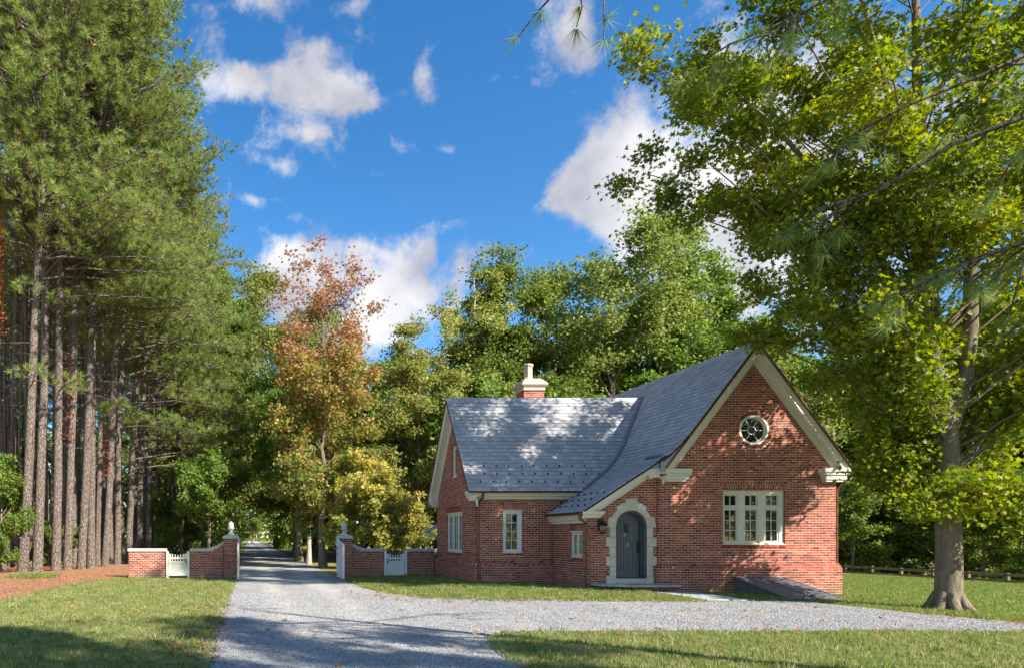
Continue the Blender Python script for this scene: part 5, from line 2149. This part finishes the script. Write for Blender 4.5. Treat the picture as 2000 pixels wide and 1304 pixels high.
for px, y, s in ((1590, 47, .75), (1665, 45, .85), (1700, 48, .9), (1765, 46, .7), (1830, 44, .9), (1920, 41, .8), (1990, 39, .85), (2050, 37, .9), (1545, 49, .9)):
    plant('understory_bush', D5, X_at(px, y), y, er.uniform(0, 6.28), s, 'dark green bushy undergrowth behind the post and rail fence', 'bush', 'undergrowth behind the fence')
# shrubs and small growth at the foot of the pines
for px, y, s, lb in ((2, 31.2, .62, 'leafy shrub with yellow leaves at the left edge under the pines'), (-40, 33, .8, 'tall leafy shrub at the left border behind the first shrub'),
                     (95, 37, .32, 'small green shrub between the first pine trunks'), (150, 40, .34, 'small shrub behind the fifth pine trunk'), (15, 38, .7, 'shrub in the wood behind the leftmost pine'),
                     (330, 46, .36, 'shrub behind the left picket gate'), (440, 56, .5, 'green shrub left of the drive, far beyond the gate')):
    plant('shrub', D5, X_at(px, y), y, er.uniform(0, 6.28), s, lb, 'shrub', 'shrubs at the foot of the pines')
# trees lining the far drive, and the depth of the wood
for i, (x, y, m, s) in enumerate(((-4.2, 76, D6, 1.0), (7.2, 74, D6, 1.0), (-4.0, 66, D6, .9), (6.6, 63, D6, .95), (-3.9, 98, D6, 1.0), (6.5, 102, D6, 1.0), (-4.6, 90, D6, 1.1), (7.0, 92, D6, 1.1), (-4.4, 108, D6, 1.1), (7.4, 112, D6, 1.1), (-4.4, 130, D6, 1.2), (7.6, 135, D6, 1.2),
                                  (13, 70, D6, 1.05), (19, 66, D6, 1.0), (26, 68, D6, 1.1), (33, 66, D6, 1.1), (41, 64, D6, 1.1), (50, 66, D6, 1.1), (59, 62, D6, 1.1), (68, 60, D6, 1.1),
                                  (10, 58, D6, .7), (22, 60, D6, .9), (30, 58, D6, .9), (-12, 84, D6, 1.0), (-20, 92, D6, 1.1), (-30, 88, D6, 1.1), (-40, 84, D6, 1.1), (-25, 76, D6, .9), (-34, 72, D6, .9),
                                  (1.6, 190, D6, 1.2), (-7, 160, D6, 1.2), (11, 165, D6, 1.2))):
    plant('broadleaf_tree', m, x, y, er.uniform(0, 6.28), s, 'far green tree filling the depth of the wood along the drive', 'tree', 'far trees of the wood')

# the wood far behind and beyond, one mass of foliage
rw_ = np.random.default_rng(404)
parts_ = []


def wood_band(x0, x1, y0, y1, h, n, gap=None):
    x, y = rw_.uniform(x0, x1, n), rw_.uniform(y0, y1, n)
    hh = h * (.75 + .2 * np.sin(x * .31) + .12 * np.sin(x * .83 + y))
    z = hh * rw_.uniform(0, 1, n) ** .8 - 1.2
    if gap is not None:
        k = (x < gap[0]) | (x > gap[1])
        x, y, z = x[k], y[k], z[k]
    parts_.append(np.column_stack([x, y, z]))


wood_band(-130, 110, 118, 134, 17, 12000, (-1.5, 5))
wood_band(-62, -6, 95, 104, 25, 9000)
wood_band(8, 120, 78, 88, 15, 9000)
wood_band(-4, 8, 260, 270, 26, 3500)
wood_band(4.6, 26, 148, 166, 20, 5000)
wood_band(-24, -1.5, 150, 166, 20, 4500)
wood_band(4.4, 9, 96, 112, 13, 2200)
wood_band(-9, -2.6, 92, 112, 13, 2500)
wood_band(-150, 170, -70, -55, 14, 12000)
wood_band(75, 90, -60, 90, 14, 10000)
cen = np.concatenate(parts_)
V, F, m = leaf_cloud(rw_, cen, np.tile([0, -1.0, 0], (len(cen), 1)), np.full(len(cen), 1.0))
tag(link_np('far_wood', np_mesh('far_wood', V, [F], [MAT['green_leaves']], tint=np.repeat(np.clip(rw_.normal(.4, .2, len(cen)), 0, 1), m))), kind='stuff')

# --- the sweetgum on the right lawn
GX_, GY_ = 17.25, 16.8
GH = 20.0


def gum_ends():
    rng = np.random.default_rng(77)
    out = []
    # (height, left reach): the crown hangs farther left the higher it gets
    for (z, xl, xr, yr, n) in ((3.3, -1.5, 2.2, 1.6, 10), (4.6, -2.1, 3.0, 2.4, 13), (6.0, -3.1, 4.0, 3.0, 16), (7.6, -4.5, 5.0, 3.8, 19), (9.1, -4.8, 5.6, 4.4, 19), (10.7, -7.2, 6.0, 5.0, 22),
                               (12.1, -8.3, 6.2, 5.2, 22), (13.6, -8.9, 6.2, 5.2, 20), (15.4, -8.0, 5.4, 4.6, 16), (17.4, -5.6, 4.0, 3.6, 11), (19.2, -2.6, 2.2, 2.0, 6)):
        for i in range(n):
            az = 2 * np.pi * (i + rng.uniform(0, .9)) / n
            q = math.sqrt(rng.uniform(.22, 1))
            cx_ = math.cos(az) * q
            if 4.4 < z < 7.8 and abs(cx_) < .45 and math.sin(az) < .2:
                continue
            out.append((cx_ * (xr if cx_ > 0 else -xl), math.sin(az) * q * yr * .8, z + rng.uniform(-.8, .8)))
    return out


gtr = [(0, 0, 0), (.01, 0, .25), (.02, .0, .6), (.03, 0, 1.4), (.02, .02, 2.6), (.0, .0, 3.8), (-.02, 0, 4.7), (-.22, .05, 5.6), (-.42, .1, 6.8), (-.5, .2, 8.5), (-.6, .1, 10.5), (-.75, 0, 13), (-.8, 0, 15.5), (-.8, .1, 18)]
GUM = decid('sweetgum', 201, GH, 3.0, [(.2, 2), (.5, 4), (1, 1)], 0, 126000, .122, 'gum_leaves', 'grey_bark', .265, 6, 5, shape='lobed', extra_ends=gum_ends(), trunk_pts=gtr, spread=.24, clump=.9,
            tintf=lambda c, H, rng: .42 + .10 * np.sin(c[:, 0] * 1.1 + 2) * np.sin(c[:, 2] * .9) + .25 * (rng.uniform(size=len(c)) < .06), root=1.2, twig_r=.007, limb_r=.34, tdens=lambda e, H: np.where(e[:, 0] > 2.0, .78, np.where(e[:, 0] > -.4, .75, 1.0)) * np.where((e[:, 2] > 10) & (e[:, 0] < -2), 1.7, 1.0))
gum = plant('sweetgum_tree', GUM, GX_, GY_, 0, 1.0, 'large sweetgum with forked grey trunk on the lawn right of the cottage', 'tree')
fk = [(np.array([(.0, 0, 4.3), (.2, .0, 5.0), (.38, -.05, 5.8), (.46, -.1, 7.0), (.45, -.1, 9), (.6, -.2, 11.5), (.8, -.3, 14.5)]), np.array([.15, .17, .16, .14, .12, .09, .03]), 10),
      (np.array([(-.05, .05, 4.6), (.02, .2, 5.6), (.1, .35, 7.0), (.2, .6, 9.0), (.1, .9, 12.0)]), np.array([.12, .11, .10, .07, .03]), 8),
      (np.array([(-.45, .1, 7.0), (-1.6, .0, 8.6), (-3.0, -.2, 10.2), (-4.6, -.3, 11.9), (-6.4, -.4, 13.2)]), np.array([.10, .08, .06, .04, .015]), 8),
      (np.array([(-.55, .1, 9.0), (-1.6, -.5, 11.0), (-2.6, -.9, 13.2), (-3.6, -1.2, 15.6)]), np.array([.08, .06, .045, .015]), 8),
      (np.array([(.7, -.1, 8.2), (1.9, -.5, 9.4), (3.3, -.7, 10.2), (5.0, -.8, 10.6)]), np.array([.07, .06, .04, .015]), 8)]
# buttress roots
for az in (0.2, 1.3, 2.4, 3.5, 4.3, 5.4):
    dv = np.array([math.cos(az), math.sin(az), 0])
    fk.append((np.array([np.array([0, 0, .50]) + dv * .17, np.array([0, 0, .20]) + dv * .28, np.array([0, 0, .04]) + dv * .42, np.array([0, 0, -.08]) + dv * .62]), np.array([.10, .12, .10, .05]), 8))
FV, FF = tubes(fk)
link_np('limb', np_mesh('limb', FV, [FF], [MAT['grey_bark']], smooth=np.ones(len(FF))), gum)

# --- a pine close on the right whose boughs hang into view
def near_pine():
    rng = np.random.default_rng(301)
    H = 11.5
    tp = np.array([(0, 0, 0), (.05, 0, 3), (0, .05, 6), (-.1, 0, 9), (-.1, 0, H)])
    specs = [(tp, np.array([.24, .19, .15, .10, .02]), 10)]
    B = [((0, 0, 6.9), (-5.9, 1.7, 4.95), .3, .065), ((0, 0, 7.6), (-4.9, 2.4, 6.1), .25, .05), ((0, 0, 8.4), (-8.5, 1.9, 7.15), .55, .035), ((0, 0, 8.8), (-7.0, 1.2, 7.4), .5, .035), ((0, 0, 8.3), (-6.4, 2.2, 6.9), .4, .035),
         ((0, 0, 5.8), (-4.6, 2.2, 4.3), .3, .045), ((0, 0, 9.3), (-3, -2, 9.6), .2, .04), ((0, 0, 9.0), (2.8, 1.5, 9.2), .2, .04), ((0, 0, 8.0), (2.5, -2.5, 8.0), .2, .04), ((0, 0, 10.2), (-1.2, 1.6, 10.8), .1, .03)]
    cens, axs = [], []
    for p0, e, up, rb in B:
        p0, e = np.array(p0), np.array(e)
        P = curve_pts(p0, e, (0, 0, up), 12, rng, .05)
        specs.append((P, np.linspace(rb, .012, 12), 7))
        ln = np.linalg.norm(e - p0)
        d = unit(e - p0)
        nsb = int(ln * 3.2)
        for q in range(nsb):
            t = rng.uniform(.28, 1)
            b0 = np.array([np.interp(t, np.linspace(0, 1, 12), P[:, k]) for k in range(3)])
            dd = unit(d * .6 + rng.normal(size=3) * np.array([.5, .6, .25]) + np.array([0, 0, -.55]))
            sl = rng.uniform(.35, 1.0) * (1.25 - .5 * t)
            b1 = b0 + dd * sl
            specs.append((curve_pts(b0, b1, (0, 0, .06), 4, rng, .02), np.linspace(.013, .006, 4), 4))
            for k_ in range(int(rng.integers(1, 4))):
                c = b1 if k_ == 0 else b0 + (b1 - b0) * rng.uniform(.45, .95)
                cens.append(c)
                axs.append(unit(dd + rng.normal(size=3) * .35))
    cens, axs = np.array(cens), np.array(axs)
    V, F = tuft_cloud(rng, cens, axs, .19, .0045, 46)
    ti = np.clip(np.repeat(.45 + rng.normal(0, .12, len(cens)), 46), 0, 1)
    TV, TF = tubes(specs)
    return np_mesh('near_pine_trunk', TV, [TF], [MAT['pine_bark']], smooth=np.ones(len(TF))), np_mesh('near_pine_crown', V, [F], [MAT['pine_needles']], tint=ti)


plant('pine_tree', near_pine(), 11.4, 4.9, 0, 1.0, 'pine whose dark needled boughs hang into the top right corner', 'pine tree')
# --- trees behind the camera: they stand outside the picture and throw the shade on the near lawn and drive
for x, y, m, rot, s in ((10.8, -4.4, D4, .3, .86), (16.2, -3.4, D4, 1.9, .88), (5.6, -5.8, D4, 3.0, .78), (13.4, -6.6, D4, 5.0, .9)):
    plant('broadleaf_tree', m, x, y, rot, s, 'shade tree on the lawn behind and right of the viewpoint', 'tree', 'shade trees outside the view')

# red creeper on two pine trunks
rngc = np.random.default_rng(9)
for (px, y, z0, z1, n, lb) in ((0, 31.8, 11.0, 18.5, 900, 'red creeper hanging down the trunk at the left edge'), (137, 33.75, 6.5, 10.5, 160, 'red creeper climbing the fourth pine trunk'),
                               (208, 38.6, 5.0, 8.0, 120, 'red creeper climbing the seventh pine trunk')):
    x = X_at(px, y)
    cen = np.column_stack([x + rngc.normal(0, .2, n), y - .33 + rngc.normal(0, .08, n), rngc.uniform(z0, z1, n)])
    V, F, m = leaf_cloud(rngc, cen - np.array([x, y, 0]), np.tile([0, -1, 0], (n, 1)), np.full(n, .12))
    o = link_np('creeper', np_mesh('creeper', V, [F], [MAT['creeper_leaves']], tint=np.repeat(rngc.uniform(0, 1, n), m)))
    o.location = (x, y, 0)
    tag(o, lb, 'creeper')


# ------------------------------------------------------------------ ground cover
def tuft_mesh(name, seed, n, h, w, spread, mat):
    rng = np.random.default_rng(seed)
    V, F, T = [], [], []
    for i in range(n):
        a = rng.uniform(0, 2 * np.pi)
        r = spread * math.sqrt(rng.uniform())
        c = np.array([r * math.cos(a), r * math.sin(a), 0])
        l_ = rng.normal(0, .35, 2)
        hh = h * rng.uniform(.55, 1.25)
        th_ = rng.uniform(0, np.pi)
        sd = np.array([math.cos(th_), math.sin(th_), 0]) * w / 2
        mid = c + np.array([l_[0] * hh * .35, l_[1] * hh * .35, hh * .6])
        tip = c + np.array([l_[0] * hh, l_[1] * hh, hh])
        b = len(V)
        V += [c - sd, c + sd, mid + sd * .8, mid - sd * .8, tip]
        F += [(b, b + 1, b + 2), (b, b + 2, b + 3), (b + 3, b + 2, b + 4)]
        t = np.clip(rng.normal(.42, .2), 0, 1)
        T += [t] * 3
    return np_mesh(name, np.array(V), [np.array(F)], [mat], tint=np.array(T))


def scatter(obj, meshes, density, smin, smax, seed, name):
    """instances of the meshes over the surface of obj (geometry nodes)"""
    col = bpy.data.collections.new(name + '_pieces')
    for me in meshes:
        o = bpy.data.objects.new(name + '_piece', me)
        col.objects.link(o)
    ng = bpy.data.node_groups.new(name, 'GeometryNodeTree')
    ng.interface.new_socket('Geometry', in_out='INPUT', socket_type='NodeSocketGeometry')
    ng.interface.new_socket('Geometry', in_out='OUTPUT', socket_type='NodeSocketGeometry')
    gi, go = ng.nodes.new('NodeGroupInput'), ng.nodes.new('NodeGroupOutput')
    dp = ng.nodes.new('GeometryNodeDistributePointsOnFaces')
    dp.inputs['Density'].default_value = density
    dp.inputs['Seed'].default_value = seed
    ci = ng.nodes.new('GeometryNodeCollectionInfo')
    ci.inputs['Collection'].default_value = col
    ci.inputs['Separate Children'].default_value = True
    ci.inputs['Reset Children'].default_value = True
    ip = ng.nodes.new('GeometryNodeInstanceOnPoints')
    ip.inputs['Pick Instance'].default_value = True
    rv = ng.nodes.new('FunctionNodeRandomValue')
    rv.data_type = 'FLOAT_VECTOR'
    rv.inputs['Min'].default_value = (-.15, -.15, 0)
    rv.inputs['Max'].default_value = (.15, .15, 6.283)
    rs = ng.nodes.new('FunctionNodeRandomValue')
    rs.data_type = 'FLOAT'
    rs.inputs[2].default_value = smin
    rs.inputs[3].default_value = smax
    lk = ng.links.new
    lk(gi.outputs[0], dp.inputs['Mesh'])
    lk(dp.outputs['Points'], ip.inputs['Points'])
    lk(ci.outputs[0], ip.inputs['Instance'])
    lk(rv.outputs[0], ip.inputs['Rotation'])
    lk(rs.outputs[1], ip.inputs['Scale'])
    lk(ip.outputs[0], go.inputs[0])
    md = obj.modifiers.new('scatter', 'NODES')
    md.node_group = ng


tf = [tuft_mesh('grass_tuft', 400 + i, 14, .047, .007, .075, MAT['straw_blades']) for i in range(4)]
tg = [tuft_mesh('grass_tuft', 410 + i, 14, .052, .007, .085, MAT['green_blades']) for i in range(4)]
tl = [tuft_mesh('grass_tuft', 420 + i, 12, .07, .012, .14, MAT['green_blades']) for i in range(3)]
GR1 = [(-13, 8.2), (-.62, 8.2), (-.52, 18), (-.47, 27.6), (-5.2, 28.6), (-6.1, 27), (-6.4, 24), (-6.65, 21), (-6.6, 18.5), (-7.1, 16.5), (-8.9, 13.9), (-13, 10.7)]
GR2 = [(3.7, 8.2), (3.85, 10.4), (4.2, 11.8), (4.8, 12.35), (6, 12.45), (9, 12.45), (12, 12.5), (14.6, 12.4), (15.4, 11.0), (15.6, 8.2)]
GR3 = [(3.95, 27.6), (3.98, 23.4), (4.3, 20.6), (5.0, 18.95), (6.3, 18.1), (9, 17.8), (12.15, 18.0), (12.18, 20.8), (10.9, 21.2), (10.62, 21.6), (10.6, 23.9), (7.92, 23.9), (7.9, 28.8), (4.4, 28.75)]
GR4 = [(13.75, 20.8), (13.72, 18.5), (15.1, 18.6), (15.4, 17.2), (15.6, 15.9), (16.2, 14), (17.0, 12.6), (18, 11), (30, 14), (33, 20), (34.5, 46), (24, 46), (18.7, 30), (18.6, 21.3), (16.7, 21.2), (16.75, 19.0), (15.1, 19.0), (15.1, 21.2)]
for i, (pl_, d1) in enumerate(((GR1, 170), (GR2, 260), (GR3, 150), (GR4, 90))):
    g_ = sheet('grass', pl_, .004, None, .35, .075, .8, 60 + i, 'stuff')
    scatter(g_, (tf + tf + tg, tf + tf + tg, tg + tg + tf, tl + tl + tf)[i], d1, .7, 1.35, i, 'grass_%d' % i)
# longer clumps left by the mower
tc_ = [tuft_mesh('grass_clump', 440 + i, 26, .085, .009, .10, MAT['green_blades' if i < 2 else 'straw_blades']) for i in range(3)]
for i, (pl_, d1) in enumerate(((GR1, 4), (GR2, 6), (GR3, 5), (GR4, 3))):
    g_ = sheet('grass', pl_, .003, None, .5, .06, .9, 80 + i, 'stuff')
    scatter(g_, tc_, d1, .8, 1.5, 20 + i, 'grass_clumps_%d' % i)
# dry needles lying on the bed, and a few green weeds at its edge
tn_ = [tuft_mesh('needle_litter', 460 + i, 22, .030, .006, .20, MAT['dry_needles']) for i in range(3)]
BD2 = [(-16, 11.5), (-9, 14), (-7.1, 16.5), (-6.6, 18.5), (-6.6, 21), (-6.4, 24), (-6.1, 27), (-5.2, 28.9), (-5.0, 31), (-6, 38), (-16, 38)]
scatter(sheet('needle_litter', BD2, .012, None, .5, .15, .9, 95, 'stuff'), tn_, 26, .7, 1.5, 31, 'needle_litter_scatter')
tw_ = [tuft_mesh('weed_tuft', 470 + i, 18, .16, .02, .14, MAT['green_blades']) for i in range(2)]
scatter(sheet('weeds', [(-9.9, 27.4), (-8.6, 27.2), (-7.7, 28.0), (-8.4, 29.6), (-9.7, 29.2)], .012, None, .4, .1, .5, 96, 'stuff'), tw_, 22, .6, 1.3, 32, 'weeds_scatter')
# gravel stones
ico = []
for sd in range(3):
    rng = np.random.default_rng(500 + sd)
    V = np.array([(1, 0, 0), (-1, 0, 0), (0, 1, 0), (0, -1, 0), (0, 0, 1), (0, 0, -1)], float) * rng.uniform(.6, 1.2, (6, 1)) * np.array([.014, .011, .009])
    F = np.array([(0, 2, 4), (2, 1, 4), (1, 3, 4), (3, 0, 4), (2, 0, 5), (1, 2, 5), (3, 1, 5), (0, 3, 5)])
    ico.append(np_mesh('gravel_stone', V, [F], [MAT['pebble']]))
GV = [(-.8, 8.5), (-.65, 21), (4.1, 21), (5.1, 18.9), (9, 17.85), (14.8, 18.2), (15.3, 15.9), (16.4, 12.9), (14.6, 12.4), (9, 12.4), (4.9, 12.2), (4.0, 10.4), (3.8, 8.5)]
gsh = sheet('loose_gravel', GV, .018, None, .8, .02, 1.0, 71, 'stuff')
scatter(gsh, ico, 420, .5, 1.5, 9, 'loose_gravel')


# fallen leaves and pine straw
def fallen(name, polys, n, size, mat, seed, flat=.85):
    rng = np.random.default_rng(seed)
    P = []
    for (x0, x1, y0, y1, k) in polys:
        P.append(np.column_stack([rng.uniform(x0, x1, k), rng.uniform(y0, y1, k)]))
    P = np.concatenate(P)
    cen = np.column_stack([P, ground_z(P[:, 0], P[:, 1]) + .045])
    V, F, m = leaf_cloud(rng, cen, np.tile([0, 0, 1.0], (len(P), 1)), np.full(len(P), size), 'lobed', up=2.2, outw=.5)
    o = link_np(name, np_mesh(name, V, [F], [MAT[mat]], tint=np.repeat(rng.uniform(0, 1, len(P)), m)))
    tag(o, kind='stuff')


fallen('fallen_leaves', [(-9, -.4, 9, 27, 420), (-.4, 3.8, 9, 24, 60), (4, 15, 9, 18, 170), (4, 12, 18, 23, 220), (15, 30, 12, 24, 260), (4, 6, 18, 30, 90), (-10, -4, 24, 31, 150), (-1.2, -.35, 9, 17, 160), (3.6, 4.4, 18, 24, 90), (5, 12, 17.5, 18.3, 140), (4.2, 14, 12.0, 12.8, 110), (15.2, 17, 13, 17, 120), (3.9, 6.2, 31, 42, 260), (-2.4, -.4, 30, 45, 160)], 0, .085, 'dead_leaves', 88)
